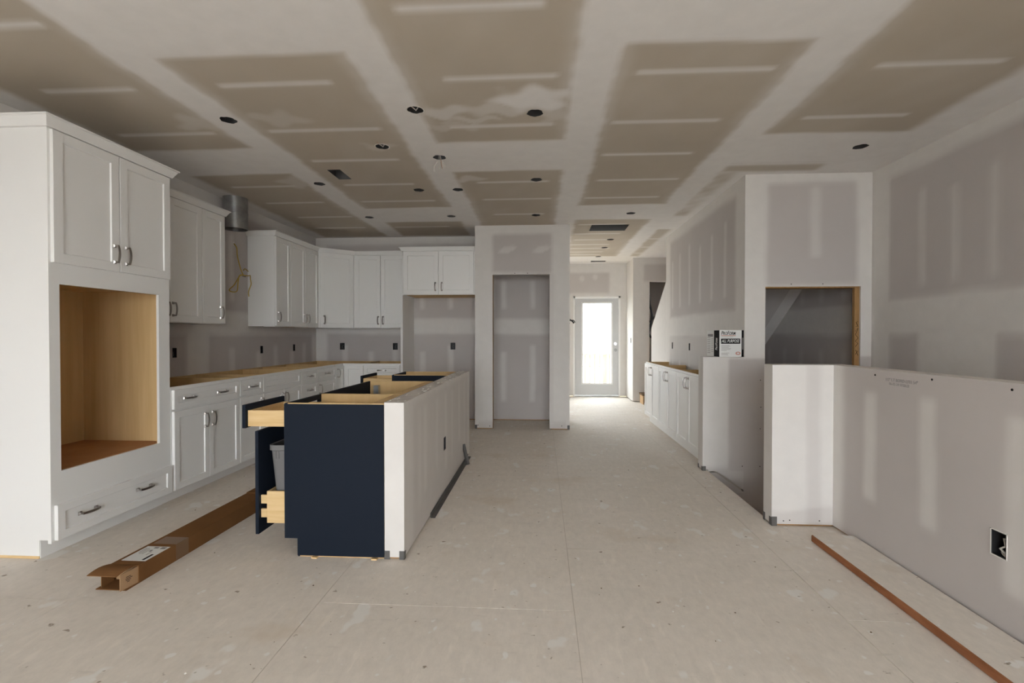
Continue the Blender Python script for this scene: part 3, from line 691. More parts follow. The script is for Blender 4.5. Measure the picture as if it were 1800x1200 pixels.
def crown(root, x0, x1, zt, y=0.0, depth=0.3, left=False, right=False, mat='cabinet_white', out=0.05, h=0.055):
    """crown moulding along the front, with mitred returns on exposed ends"""
    prof = [(0.0, 0.0), (0.019, 0.0), (0.021, 0.006), (out - 0.008, h - 0.012), (out, h - 0.008), (out, h), (0.0, h)]
    mb = MB(); path = []
    if left: path.append((x0, depth, -1, 0))
    path.append((x0, y, -1 if left else 0, -1)); path.append((x1, y, 1 if right else 0, -1))
    if right: path.append((x1, depth, 1, 0))
    n = len(prof); vs = []; fs = []
    for (px, py, ox, oy) in path:
        for (o_, z_) in prof: vs.append((px + ox * o_, py + oy * o_, zt + z_))
    for k in range(len(path) - 1):
        for i in range(n):
            j = (i + 1) % n; fs.append((k * n + j, (k + 1) * n + j, (k + 1) * n + i, k * n + i))
    fs += [tuple(range(n)), tuple(range(len(vs) - 1, len(vs) - n - 1, -1))]
    mb.add(vs, fs); return mb.build('crown_molding', mat, root)

ZT, ZB = 2.435, 1.372                                  # wall cabinets
def wall_cab(label, loc, rz, w, depth, doors, z0=ZB, z1=ZT, cl=False, cr=False, group=None, name='wall_cabinet'):
    r = thing(name, label, 'cabinet', (loc[0], loc[1], z0), rz, group); h = z1 - z0
    mb = MB(); mb.box(0, w, 0, depth, 0.014, h); mb.build('body', 'cabinet_white', r)
    mb = MB(); mb.box(0.012, w - 0.012, 0.012, depth, 0.006, 0.014); mb.build('bottom_panel', 'wood_maple', r)
    mb = MB(); mb.box(0, w, 0, 0.012, 0.0, 0.014); mb.box(0, 0.012, 0.012, depth, 0.0, 0.014); mb.box(w - 0.012, w, 0.012, depth, 0.0, 0.014); mb.build('bottom_edge', 'cabinet_white', r)
    for (a, b_, px) in doors: front(r, 'door', a, b_, 0.006, h - 0.016, [(px, 0.112, False)])
    crown(r, 0, w, h - 0.008, 0.0, depth, cl, cr)
    return r
FX = -2.76; UX = -3.11                                  # face-frame planes on the left wall
g_ = 'white shaker wall cabinets'
wall_cab('two-door white wall cabinet beside the tall oven cabinet', (UX, 3.48, 0), R(90), 0.815, 0.325, [(0.006, 0.415, 0.385), (0.421, 0.811, 0.452)], group=g_)
wall_cab('narrow one-door white wall cabinet by the galvanized duct', (UX, 4.295, 0), R(90), 0.325, 0.325, [(0.005, 0.320, 0.245)], cr=True, group=g_)
wall_cab('narrow one-door white wall cabinet beside the yellow hanging cable', (UX, 5.54, 0), R(90), 0.335, 0.325, [(0.005, 0.330, 0.04)], cl=True, group=g_)
wall_cab('two-door white wall cabinet next to the diagonal corner cabinet', (UX, 5.875, 0), R(90), 0.755, 0.325, [(0.005, 0.375, 0.335), (0.381, 0.750, 0.421)], group=g_)
wall_cab('two-door white wall cabinet beside the refrigerator bay', (-2.71, 6.98, 0), 0, 0.765, 0.30, [(0.005, 0.380, 0.348), (0.386, 0.760, 0.418)], group=g_)
# diagonal corner cabinet
p0 = Vector((UX, 6.632)); p1 = Vector((-2.712, 6.98)); ang = math.atan2(p1.y - p0.y, p1.x - p0.x); wd = (p1 - p0).length
r = thing('corner_wall_cabinet', 'white corner wall cabinet set diagonally between two runs', 'cabinet', (p0.x, p0.y, ZB), ang, g_)
ca, sa = math.cos(ang), math.sin(ang)
def loc2(p): d = Vector(p) - p0; return (d.x * ca + d.y * sa, -d.x * sa + d.y * ca)
poly = [loc2(p) for p in (p0, p1, (-2.712, 7.278), (-3.435, 7.278), (-3.435, 6.632))]
mb = MB(); mb.prism(poly, 2, 0.0, ZT - ZB); mb.build('body', 'cabinet_white', r)
front(r, 'door', 0.030, wd - 0.03, 0.006, ZT - ZB - 0.016, [(0.085, 0.112, False)])
mb = MB(); mb.box(0.0, 0.026, -0.019, 0, 0, ZT - ZB); mb.box(wd - 0.026, wd, -0.019, 0, 0, ZT - ZB); mb.build('filler_strip', 'cabinet_white', r)
crown(r, -0.012, wd + 0.012, ZT - ZB - 0.008)
# cabinet over the refrigerator bay, and the end panel
r = wall_cab('short two-door white cabinet over the refrigerator bay', (-1.915, 6.68, 0), 0, 1.013, 0.598, [(0.010, 0.496, 0.455), (0.504, 0.985, 0.545)], z0=1.825, cl=True, name='refrigerator_cabinet')
mb = MB(); mb.box(-1.945 + 1.93, -1.917 + 1.93, -0.018, 0.598, 0, 1.822)
tag(mb.build('refrigerator_partition', 'cabinet_white', None, (-1.93, 6.68, 0)), 'tall thin white end panel beside the refrigerator bay', 'partition')

# tall oven cabinet
OV = thing('oven_cabinet', 'tall white oven cabinet with an empty wood-lined niche', 'cabinet', (FX, 2.585, 0), R(90))
W_, D_ = 0.89, 0.675
n0, n1, nz0, nz1 = 0.062, 0.790, 0.483, 1.556
mb = MB()
side = [(0.02, 0.105), (0.02, 2.44), (D_, 2.44), (D_, 0.015), (0.072, 0.015), (0.072, 0.105)]
mb.prism(side, 0, 0, 0.02); mb.prism(side, 0, W_ - 0.02, W_)
mb.box(0.02, W_ - 0.02, 0.02, D_, 2.42, 2.44); mb.box(0.02, W_ - 0.02, D_ - 0.01, D_, 0.10, 2.42); mb.box(0.02, W_ - 0.02, 0.02, D_ - 0.01, 0.105, 0.12)
mb.build('body', 'cabinet_white', OV)
mb = MB(); mb.box(0.0, n0, 0, 0.02, 0.085, 2.44); mb.box(n1, W_, 0, 0.02, 0.085, 2.44); mb.box(n0, n1, 0, 0.02, nz1, 2.44); mb.box(n0, n1, 0, 0.02, 0.085, nz0)
mb.build('face_frame', 'cabinet_white', OV)
mb = MB(); mb.box(0.004, W_, 0.07, 0.086, 0, 0.105); mb.build('toe_kick', 'cabinet_white', OV)
mb = MB(); mb.box(-0.002, 0.02, 0.074, D_, 0.0, 0.015); mb.build('shim_strip', 'wood_drawer', OV)
mb = MB(); a, b_ = 0.022, 0.868                                     # wood lining of the niche
mb.box(a, a + 0.012, 0.021, D_ - 0.02, nz0 - 0.02, nz1 + 0.1); mb.box(b_ - 0.012, b_, 0.021, D_ - 0.02, nz0 - 0.02, nz1 + 0.1, 0, '-x'); mb.box(a, b_, D_ - 0.03, D_ - 0.012, nz0 - 0.02, nz1 + 0.1, 0, '-y'); mb.box(a, b_, 0.021, D_ - 0.02, nz1 + 0.03, nz1 + 0.045)
def drilled(mb, u0, u1, v0, v1, pts, r, place):
    us = sorted({u0, u1} | {p[0] + s_ * r for p in pts for s_ in (-1, 1)}); vs_ = sorted({v0, v1} | {p[1] + s_ * r for p in pts for s_ in (-1, 1)})
    for p, q in zip(us[:-1], us[1:]):
        for m_, n_ in zip(vs_[:-1], vs_[1:]):
            cu, cv = (p + q) / 2, (m_ + n_) / 2
            if not any(abs(cu - h_[0]) < r and abs(cv - h_[1]) < r for h_ in pts): mb.add([place(p, m_), place(q, m_), place(q, n_), place(p, n_)], [(0, 1, 2, 3)])
drilled(mb, 0.021, D_ - 0.02, nz0 - 0.02, nz1 + 0.1, [(y_, round(nz0 + 0.06 + k * 0.034, 4)) for k in range(30) for y_ in (0.07, D_ - 0.10)], 0.0025, lambda u, v: (b_ - 0.012, u, v))
drilled(mb, a, b_, nz0 - 0.02, nz1 + 0.1, [(a + 0.26, z_) for z_ in (0.80, 0.825, 0.93, 0.955)], 0.0035, lambda u, v: (u, D_ - 0.03, v))
mb.build('niche_lining', 'wood_niche', OV)
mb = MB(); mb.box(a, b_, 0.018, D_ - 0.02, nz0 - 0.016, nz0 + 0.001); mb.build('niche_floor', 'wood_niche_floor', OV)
mb = MB(); mb.box(n1 - 0.001, n1 + 0.02, 0.019, 0.0215, nz0, nz1); mb.build('raw_edge', 'wood_drawer', OV)
front(OV, 'door', 0.014, 0.446, 1.675, 2.421, [(0.405, 1.785, False)]); front(OV, 'door', 0.453, 0.882, 1.675, 2.421, [(0.492, 1.785, False)])
front(OV, 'drawer_front', 0.020, 0.885, 0.098, 0.296, [(0.205, 0.205, True), (0.625, 0.212, True)], fr=0.045)
crown(OV, 0, W_, 2.428, 0.0, D_, True, True, out=0.052, h=0.06)

# base cabinets
BH = 0.876
def base_cab(label, loc, rz, w, depth, fronts, group, mat='cabinet_white', inside='wood_maple', name='base_cabinet', skins='', opening=None, toe=True, notch=0.075, back=BH):
    r = thing(name, label, 'cabinet', (loc[0], loc[1], 0), rz, group)
    for x in (0, w - 0.016):
        mb = MB(); mb.prism([(0.019, 0.105), (0.019, BH), (depth, BH), (depth, 0.0), (notch + 0.012, 0.0), (notch + 0.012, 0.105)], 0, x, x + 0.016); mb.build('side_panel', inside, r)
        mb = MB(); mb.box(x, x + 0.016, 0.019, depth, BH, BH + 0.0015); mb.build('edge_band', 'wood_maple', r)
    mb = MB(); mb.box(0.016, w - 0.016, depth - 0.012, depth, 0.105, back); mb.build('back_panel', inside, r)
    mb = MB(); mb.box(0.016, w - 0.016, 0.019, depth - 0.012, 0.105, 0.12); mb.build('bottom_panel', inside, r)
    if mat == 'navy': mb = MB(); mb.box(0.016, w - 0.016, depth - 0.08, depth - 0.012, BH - 0.016, BH); mb.build('top_rail', inside, r)
    mb = MB()
    if opening is None: mb.box(0, w, 0, 0.019, 0.105, BH)
    else:
        t = 0.038; mb.box(0, t, 0, 0.019, 0.105, BH); mb.box(w - t, w, 0, 0.019, 0.105, BH); mb.box(t, w - t, 0, 0.019, BH - 0.03, BH); mb.box(t, w - t, 0, 0.019, 0.105, 0.135); mb.box(t, w - t, 0, 0.019, opening - 0.015, opening + 0.015)
    mb.build('face_frame', mat, r)
    if toe: mb = MB(); mb.box(0, w, notch, notch + 0.012, 0, 0.105); mb.build('toe_kick', mat, r)
    for s in skins.split():
        mb = MB(); x = -0.006 if s == 'l' else w
        mb.prism([(0.0, 0.105), (0.0, BH - 0.004), (depth, BH - 0.004), (depth, 0.008), (notch, 0.008), (notch, 0.105)], 0, x, x + 0.006); mb.build('end_panel', mat, r)
    for f_ in fronts: front(r, *f_[:5], f_[5] if len(f_) > 5 else (), mat=mat, fr=f_[6] if len(f_) > 6 else 0.05)
    return r
g_ = 'white base cabinets without worktop'
DZ0, DZ1, dz0, dz1 = 0.708, 0.852, 0.098, 0.690
wb = 0.812
base_cab('white base cabinet with one wide drawer and two doors beside oven cabinet', (FX, 3.478, 0), R(90), wb, 0.675,
         [('drawer_front', 0.016, wb - 0.006, DZ0, DZ1, [(0.165, 0.782, True), (0.555, 0.782, True)], 0.042),
          ('door', 0.016, 0.400, dz0, dz1, [(0.345, 0.575, False)]), ('door', 0.405, wb - 0.006, dz0, dz1, [(0.435, 0.575, False)])], g_)
base_cab('narrow white base cabinet with one drawer over one door', (FX, 4.290, 0), R(90), 0.380, 0.675,
         [('drawer_front', 0.006, 0.374, DZ0, DZ1, [(0.19, 0.782, True)], 0.042), ('door', 0.006, 0.374, dz0, dz1, [(0.335, 0.60, False)])], g_)
base_cab('white cooktop base cabinet with a blank front over two doors', (FX, 4.670, 0), R(90), 0.760, 0.675,
         [('false_front', 0.006, 0.754, DZ0, DZ1, [], 0.042), ('door', 0.006, 0.377, dz0, dz1, [(0.345, 0.60, False)]), ('door', 0.383, 0.754, dz0, dz1, [(0.415, 0.60, False)])], g_)
base_cab('white base cabinet with a stack of narrow drawers', (FX, 5.430, 0), R(90), 0.400, 0.675,
         [('drawer_front', 0.006, 0.394, 0.708, 0.852, [(0.2, 0.782, True)], 0.042), ('drawer_front', 0.006, 0.394, 0.545, 0.690, [(0.2, 0.62, True)], 0.042),
          ('drawer_front', 0.006, 0.394, 0.330, 0.528, [(0.2, 0.43, True)], 0.042), ('drawer_front', 0.006, 0.394, 0.098, 0.312, [(0.2, 0.21, True)], 0.042)], g_)
base_cab('white base cabinet with a drawer over a door next to the corner', (FX, 5.830, 0), R(90), 0.540, 0.675,
         [('drawer_front', 0.006, 0.534, DZ0, DZ1, [(0.27, 0.782, True)], 0.042), ('door', 0.006, 0.534, dz0, dz1, [(0.06, 0.60, False)])], g_)
# corner base with two folding leaves
r = thing('corner_base_cabinet', 'white corner base cabinet with an inward angle of two full-height leaves', 'cabinet', (FX, 6.37, 0), 0, g_)
mb = MB(); mb.box(-0.675, 0, 0, 0.016, 0.105, BH); mb.box(0.284, 0.30, 0.30, 0.908, 0.105, BH); mb.box(-0.675, 0.284, 0.895, 0.908, 0.105, BH); mb.box(-0.675, -0.66, 0.016, 0.895, 0.105, BH); mb.box(-0.66, 0.0, 0.016, 0.895, 0.105, 0.12); mb.box(0, 0.284, 0.30, 0.895, 0.105, 0.12)
mb.build('body', 'wood_maple', r)
mb = MB(); mb.box(-0.019, 0, 0, 0.30, 0.105, BH); mb.box(-0.019, 0.30, 0.281, 0.30, 0.105, BH); mb.build('face_frame', 'cabinet_white', r)
mb = MB(); mb.box(-0.087, -0.075, 0, 0.37, 0, 0.105); mb.box(-0.087, 0.30, 0.356, 0.368, 0, 0.105); mb.build('toe_kick', 'cabinet_white', r)
o = shaker(0.262, 0.752, 0.05).build('door', 'cabinet_white', r, (0, 0.004, 0.098), (0, 0, R(90)))
h = obj('handle', PULL, o, (0.055, -0.019, 0.66)); h['label'] = 'brushed nickel arched bar pull'
shaker(0.262, 0.752, 0.05).build('door', 'cabinet_white', r, (0.030, 0.281, 0.098))
base_cab('white base cabinet with one drawer beside the refrigerator panel', (-2.46, 6.651, 0), 0, 0.512, 0.627,
         [('drawer_front', 0.006, 0.506, DZ0, DZ1, [(0.256, 0.782, True)], 0.042), ('door', 0.006, 0.254, dz0, dz1, [(0.22, 0.6, False)]), ('door', 0.258, 0.506, dz0, dz1, [(0.29, 0.6, False)])], g_)
# low cabinets along the hall
g_ = 'white two-door cabinets along the hall'
HXF = 1.54
for i, (ya, yb, lb) in enumerate(((4.785, 5.625, 'white two-door hall cabinet next to the low wall with the box'), (5.625, 6.475, 'middle one of the three white two-door hall cabinets'), (6.475, 7.33, 'white two-door hall cabinet at the raking end of the stair wall'))):
    w_ = yb - ya
    base_cab(lb, (HXF, yb, 0), R(-90), w_, 0.33, [('door', 0.006, w_ / 2 - 0.002, 0.11, 0.855, [(w_ / 2 - 0.035, 0.765, False)]), ('door', w_ / 2 + 0.002, w_ - 0.006, 0.11, 0.855, [(w_ / 2 + 0.04, 0.765, False)])], g_, notch=0.06, skins='l' if i == 2 else '', back=0.62)

# ------------------------------------------------------------------ island
IX = -1.465; ID = 0.578
g_ = 'navy island cabinets'
def drawer_box(parent, x0, x1, y0, y1, z0, z1, mat='wood_drawer'):
    t = 0.014; mb = MB()
    mb.cbox(x0, x0 + t, y0, y1, z0, z1, 0.001); mb.cbox(x1 - t, x1, y0, y1, z0, z1, 0.001); mb.cbox(x0 + t, x1 - t, y0 + 0.001, y0 + t, z0, z1, 0.001); mb.cbox(x0 + t, x1 - t, y1 - t, y1 - 0.001, z0, z1, 0.001)
    mb.box(x0 + t, x1 - t, y0 + t, y1 - t, z0 + 0.012, z0 + 0.02)
    return mb.build('drawer_box', mat, parent)
# cabinet with the waste pull-out
U1 = base_cab('navy island cabinet with open top drawer and pulled-out waste bin', (IX, 3.150, 0), R(-90), 0.444, ID, [], g_, 'navy', 'wood_maple', 'island_cabinet', 'r', opening=0.700)
fr_ = front(U1, 'drawer_front', 0.006, 0.438, 0.728, 0.862, (), 'navy', y=-0.236, fr=0.042)
fr_['label'] = 'navy drawer front pulled open'
drawer_box(U1, 0.030, 0.414, -0.236, 0.27, 0.735, 0.828)
fd = front(U1, 'door', 0.006, 0.438, 0.118, 0.712, (), 'navy', y=-0.160, fr=0.05); fd['label'] = 'navy waste pull-out front slid open'
drawer_box(U1, 0.030, 0.414, -0.125, 0.38, 0.175, 0.360)
mb = MB()
for z in (0.235, 0.315):
    for x in (0.030, 0.400): mb.cbox(x, x + 0.014, -0.160, -0.125, z - 0.028, z + 0.022, 0.001)
mb.build('joint_tab', 'wood_drawer', U1)
# the bin standing in the pull-out
def bin_mesh(w, d, h):
    mb = MB()
    def ring(sx, sy, z, r=0.03, n=5):
        o = []
        for (cx, cy, a0) in ((sx - r, sy - r, 0), (-sx + r, sy - r, 90), (-sx + r, -sy + r, 180), (sx - r, -sy + r, 270)):
            for k in range(n): t = R(a0 + 90 * k / (n - 1)); o.append((cx + r * math.cos(t), cy + r * math.sin(t), z))
        return o
    k = 0.80
    L = [ring(w / 2 * k, d / 2 * k, 0), ring(w / 2 * 0.955, d / 2 * 0.955, h - 0.035), ring(w / 2, d / 2, h - 0.03), ring(w / 2, d / 2, h), ring(w / 2 * 0.93, d / 2 * 0.93, h), ring(w / 2 * k * 0.97, d / 2 * k * 0.97, 0.01)]
    n = len(L[0]); vs = [p for q in L for p in q]; fs = [tuple(range(n - 1, -1, -1)), tuple(range(5 * n, 6 * n))]
    for i in range(5):
        for j in range(n): fs.append((i * n + j, i * n + (j + 1) % n, (i + 1) * n + (j + 1) % n, (i + 1) * n + j))
    mb.add(vs, fs, 0, True); return mb
b_ = thing('waste_bin', 'grey plastic waste bin in the navy pull-out', 'bin', (IX + 0.055, 2.915, 0.199))
bin_mesh(0.36, 0.335, 0.425).build('bin_body', 'bin_grey', b_)
for x in (-0.135, -0.12):
    mb = MB(); mb.box(x - 0.003, x + 0.003, -0.163, -0.1585, 0.345, 0.388); mb.build('vent_slot', 'bin_grey', b_)
base_cab('wide navy island sink cabinet with an open top', (IX, 4.070, 0), R(-90), 0.92, ID, [('false_front', 0.006, 0.914, DZ0, DZ1), ('door', 0.006, 0.457, dz0, dz1, [(0.42, 0.6, False)]), ('door', 0.463, 0.914, dz0, dz1, [(0.5, 0.6, False)])], g_, 'navy', 'wood_maple', 'island_cabinet')
U4 = base_cab('navy island end cabinet with a drawer pulled open', (IX, 5.165, 0), R(-90), 0.445, ID, [('door', 0.006, 0.439, dz0, 0.712, [(0.05, 0.6, False)], 0.05)], g_, 'navy', 'wood_maple', 'island_cabinet', 'l r', opening=0.72)
fr_ = front(U4, 'drawer_front', 0.006, 0.439, 0.728, 0.865, (), 'navy', y=-0.30, fr=0.042); fr_['label'] = 'navy drawer front pulled open'
drawer_box(U4, 0.030, 0.415, -0.30, 0.21, 0.735, 0.838)
# filler rail over the dishwasher gap, and a metal corner bracket in the sink cabinet
mb = MB(); mb.box(-1.40, -1.36, 4.00, 4.05, 0.66, 0.845); tag(mb.build('metal_bracket', 'galvanized'), 'small galvanized bracket inside the open sink cabinet', 'bracket')

# drywall half wall behind the island
def isl_mud(x, y, z):
    yy = y + 0.01 * wob(0, y, z, 3)
    m_ = mx(1 - sst(yy, 2.84, 2.94), sst(yy, 5.02, 5.1), 0.8 * sst(z + 0.015 * wob(0, y * 2, z), 0.83, 0.87))
    for k, c in enumerate([3.05, 3.20, 3.56, 3.90, 4.18, 4.55, 4.85]):
        m_ = np.maximum(m_, (0.55 + 0.3 * (k % 2)) * rect(yy, c - 0.045, c + 0.045, z, 0.18 + 0.05 * (k % 3), 0.80, 0.03))
    return 0.6 + 0.4 * m_
wl = Wall(); OUT_I = (3.86, 0.40)
wl.box(-0.882, -0.770, 2.695, 5.185, GAP, 0.885, '+x', isl_mud, {'+x': [(3.81, 3.89, 0.35, 0.455)]}, step=0.025, skip='+z')
wl.quadgrid(2, 0.885, 1, -0.882, -0.770, 2.695, 5.185, lambda x, y, z: np.clip(0.55 + 0.6 * wob(x * 9, y * 6, 0), 0, 1), 0.02)
isl = wl.build('wall_island'); struct(isl); plates(isl, [(-0.882, -0.770, 2.695, 5.185)])
corner_bead(isl, -0.770, 2.695, -1, 1, 0.05, 0.028); corner_bead(isl, -0.882, 2.695, 1, 1, 0.05, 0.03)
mb = MB(); mb.box(-0.8832, -0.8785, 2.70, 5.16, 0.872, 0.887); mb.build('raw_paper_edge', 'board_edge', isl)
mb = MB()
for k in range(60):
    y = random.uniform(2.70, 5.18); x = random.uniform(-0.88, -0.775); s = random.uniform(0.004, 0.014)
    mb.box(x, x + s, y, y + s * random.uniform(1, 4), 0.884, 0.884 + random.uniform(0.002, 0.005))
o = mb.build('compound_crumbs', 'plaster_chip', isl); o['kind'] = 'stuff'
# metal bead lying along the foot of the island wall, and a short one leaning at its far end
def bead(name, label, pts, wd):
    mb = MB(); vs = []; n = len(pts)
    for p in pts: x, y, z = p; vs += [(x, y, z), (x + wd, y, z), (x + wd, y, z + 0.003), (x + 0.003, y, z + 0.003), (x + 0.003, y, z + wd), (x, y, z + wd)]
    fs = [(0, 1, 2, 3, 4, 5)]
    for k in range(n - 1):
        for i in range(6): j = (i + 1) % 6; fs.append((k * 6 + i, (k + 1) * 6 + i, (k + 1) * 6 + j, k * 6 + j))
    fs.append(tuple(range(n * 6 - 1, n * 6 - 7, -1))); mb.add(vs, fs)
    return tag(mb.build(name, 'bead_metal'), label, 'metal strip')
bead('metal_bead', 'long grey metal corner bead lying along the foot of the island wall', [(-0.766, 3.33, 0.001), (-0.766, 5.05, 0.001)], 0.032)
mb = MB(); mb.prism([(-0.018, 0.0), (0.0, -0.012), (0.018, 0.0), (0.0, 0.004)], 2, 0, 0.20); 
o = mb.build('metal_bead', 'bead_metal', None, (-0.715, 4.72, 0.006), (R(-10), R(-15), 0)); tag(o, 'short grey metal bead leaning at the far end of the island wall', 'metal strip')
# wooden shims under the island end
for x, lb in ((-1.30, 'small wooden shim under the toe of the island end panel'), (-0.955, 'small wooden shim under the island end panel by the drywall end')):
    mb = MB(); mb.prism([(0, 0), (0.06, 0), (0.06, 0.003), (0, 0.008)], 0, 0, 0.032); tag(mb.build('wood_shim', 'wood_drawer', None, (x, 2.680, 0.0)), lb, 'shim')

# ------------------------------------------------------------------ electrical boxes, cans, ducts, cables
def wall_box(label, loc, normal, wd=0.055, ht=0.095, d=0.06, wires=True, group='bare electrical boxes in the kitchen and hall walls'):
    """open box recessed behind a wall face; local -y is the room side"""
    rz = {'+x': R(90), '-y': 0, '-x': R(-90)}[normal]
    r = thing('electrical_box', label, 'outlet box', loc, rz, group)
    mb = MB(); t = 0.003; a, c = wd / 2 - 0.0015, ht / 2 - 0.0015
    mb.box(-a, -a + t, -0.001, d, -c, c); mb.box(a - t, a, -0.001, d, -c, c); mb.box(-a, a, -0.001, d, -c, -c + t); mb.box(-a, a, -0.001, d, c - t, c); mb.box(-a, a, d - t, d, -c, c)
    mb.build('box_shell', 'black_plastic', r)
    if wires:
        mb = MB(); mb.tube([(-0.008, d - 0.005, 0.02), (0.004, 0.02, 0.01), (-0.006, 0.008, -0.012), (0.01, 0.02, -0.03)], 0.0022, 6); mb.build('wire', 'can_metal', r)
    return r
wall_box('bare outlet box on the left wall beside the oven cabinet', (-3.437, *OUT_L[0]), '+x')
wall_box('bare outlet box on the left wall behind the blank-front cabinet', (-3.437, *OUT_L[1]), '+x')
wall_box('bare outlet box on the left wall near the inside corner', (-3.437, *OUT_L[2]), '+x')
wall_box('bare outlet box on the kitchen end wall next to the inside corner', (OUT_B[0][0], 7.28, OUT_B[0][1]), '-y', 0.075, 0.105)
wall_box('bare outlet box on the kitchen end wall by the refrigerator panel', (OUT_B[1][0], 7.28, OUT_B[1][1]), '-y', 0.075, 0.105)
wall_box('bare outlet box inside the refrigerator bay', (OUT_B[2][0], 7.28, OUT_B[2][1]), '-y', 0.075, 0.105)
wall_box('bare switch box on the hall wall beside the glazed door', (1.74, 9.67, 1.17), '-x', 0.06, 0.1)
wall_box('bare outlet box above the hall cabinet at the raking wall end', (SX, *OUT_S[0]), '-x')
wall_box('bare outlet box above the middle hall cabinet', (SX, *OUT_S[1]), '-x')
wall_box('bare outlet box low on the island half wall', (-0.770, 3.85, 0.4025), '+x', 0.08, 0.105)
r = wall_box('open electrical box with loose cable low on the stairwell guard wall', (GX, 2.16, 0.3875), '-x', 0.07, 0.105, 0.055, False, None)
mb = MB(); mb.tube([(0.03, 0.045, 0.03), (0.0, 0.02, 0.02), (0.025, 0.006, 0.0), (-0.005, 0.01, -0.02), (0.02, 0.02, -0.045)], 0.005, 8); mb.tube([(-0.03, 0.04, -0.046), (0.0, 0.02, -0.044), (0.03, 0.01, -0.046)], 0.005, 8)
mb.build('cable', 'wire_white', r)
mb = MB(); t = 0.004
for q in ((-0.039, -0.034, -0.056, 0.056), (0.034, 0.037, -0.056, 0.056), (-0.039, 0.037, 0.052, 0.056), (-0.039, 0.037, -0.056, -0.052)): mb.box(q[0], q[1], -0.002, 0.003, q[2], q[3])
mb.build('cut_edge', 'plaster_chip', r)

wires = {1: 'inside', 3: 'inside', 4: 'hang'}
for i, (x, y) in enumerate(HOLES):
    lb = ['plain round ceiling opening in front of the tall oven cabinet', 'round ceiling opening with a coiled cable inside, near the smeared compound patch', 'round ceiling opening at the edge of a large smeared compound patch',
          'round ceiling opening with a ragged rim and copper wire end beside it', 'round ceiling opening with thin wires hanging out of it', 'round ceiling opening beside the narrow rectangular duct opening',
          'round ceiling opening on bare board paper above the island sink cabinet', 'round ceiling opening in the compound band above the island half wall', 'round ceiling opening one joist line before the opening at the pantry wall',
          'round ceiling opening closest to the kitchen inside corner', 'round ceiling opening in front of the refrigerator bay', 'round ceiling opening just in front of the pantry wall',
          'round ceiling opening just before the hall return opening', 'round ceiling opening over the stairwell guard wall', 'round hall ceiling opening just behind the return opening',
          'middle round opening of the row along the hall ceiling', 'round hall ceiling opening just before the slot opening'][i]; gp = 'can-light openings in the ceiling'
    r = thing('recessed_can', lb, 'ceiling light', (x, y, CE), 0, gp)
    mb = MB(); N = 28; vs = []; fs = []; R2 = 0.15
    for z, rr in ((0.004, R2), (0.27, R2)):
        vs += [(rr * math.cos(2 * math.pi * k / N), rr * math.sin(2 * math.pi * k / N), z) for k in range(N)]
    for k in range(N): fs.append((k, N + k, N + (k + 1) % N, (k + 1) % N))
    fs.append(tuple(range(N, 2 * N))); mb.add(vs, fs, 0, True); mb.build('can_housing', 'can_metal', r)
    if wires.get(i) == 'inside':
        mb = MB(); mb.tube([(-0.04, 0.01, 0.05), (-0.02, -0.03, 0.012), (0.0, 0.02, 0.006), (0.025, -0.02, 0.01), (0.045, 0.02, 0.03)], 0.004, 7); mb.build('cable', 'wire_white', r)
        mb = MB(); N = 36; vs = []                                   # ragged paper ring around the cut
        for k in range(N):
            t = 2 * math.pi * k / N; ra = HR * (0.97 + 0.05 * random.random()); rb = HR * (1.06 + 0.10 * random.random())
            vs += [(ra * math.cos(t), ra * math.sin(t), -0.0025), (rb * math.cos(t), rb * math.sin(t), -0.0005)]
        mb.add(vs, [(2 * k, 2 * ((k + 1) % N), 2 * ((k + 1) % N) + 1, 2 * k + 1) for k in range(N)]); mb.build('torn_paper_rim', 'plaster_chip', r)
    if wires.get(i) == 'hang':
        mb = MB(); mb.tube([(0, 0, 0.05), (-0.01, 0, -0.02), (-0.045, 0.0, -0.07), (-0.05, 0, -0.115), (-0.035, 0, -0.12)], 0.0022, 6); mb.tube([(0, 0, 0.05), (0.005, 0, -0.02), (0.0, 0.0, -0.10)], 0.0022, 6); mb.tube([(0, 0, 0.05), (0.015, 0, -0.02), (0.05, 0.01, -0.07)], 0.002, 6)
        mb.build('wire', 'wire_white', r)
        mb = MB(); mb.tube([(0.006, 0.004, 0.05), (0.01, 0.004, -0.02), (0.022, 0.004, -0.09)], 0.002, 6); mb.build('wire', 'copper', r)
mb = MB(); mb.tube([(-1.255, 3.72, CE - 0.002), (-1.245, 3.65, CE - 0.022)], 0.002, 6); tag(mb.build('wire_end', 'copper'), 'short copper wire poking from the ceiling beside a ragged opening', 'wire')
for (x0, x1, y0, y1), lb in zip(RECTS, ('dark narrow rectangular duct opening in the kitchen ceiling', 'large dark rectangular return opening in the hall ceiling', 'dark slot opening in the ceiling before the glazed door')):
    r = thing('ceiling_duct', lb, 'vent', ((x0 + x1) / 2, (y0 + y1) / 2, CE)); a, c = (x1 - x0) / 2 + 0.06, (y1 - y0) / 2 + 0.06; hh = 0.28
    mb = MB(); mb.add([(-a, -c, .002), (a, -c, .002), (a, c, .002), (-a, c, .002), (-a, -c, hh), (a, -c, hh), (a, c, hh), (-a, c, hh)], [(0, 4, 5, 1), (1, 5, 6, 2), (2, 6, 7, 3), (3, 7, 4, 0), (4, 7, 6, 5)]); mb.build('duct_boot', 'can_metal', r)
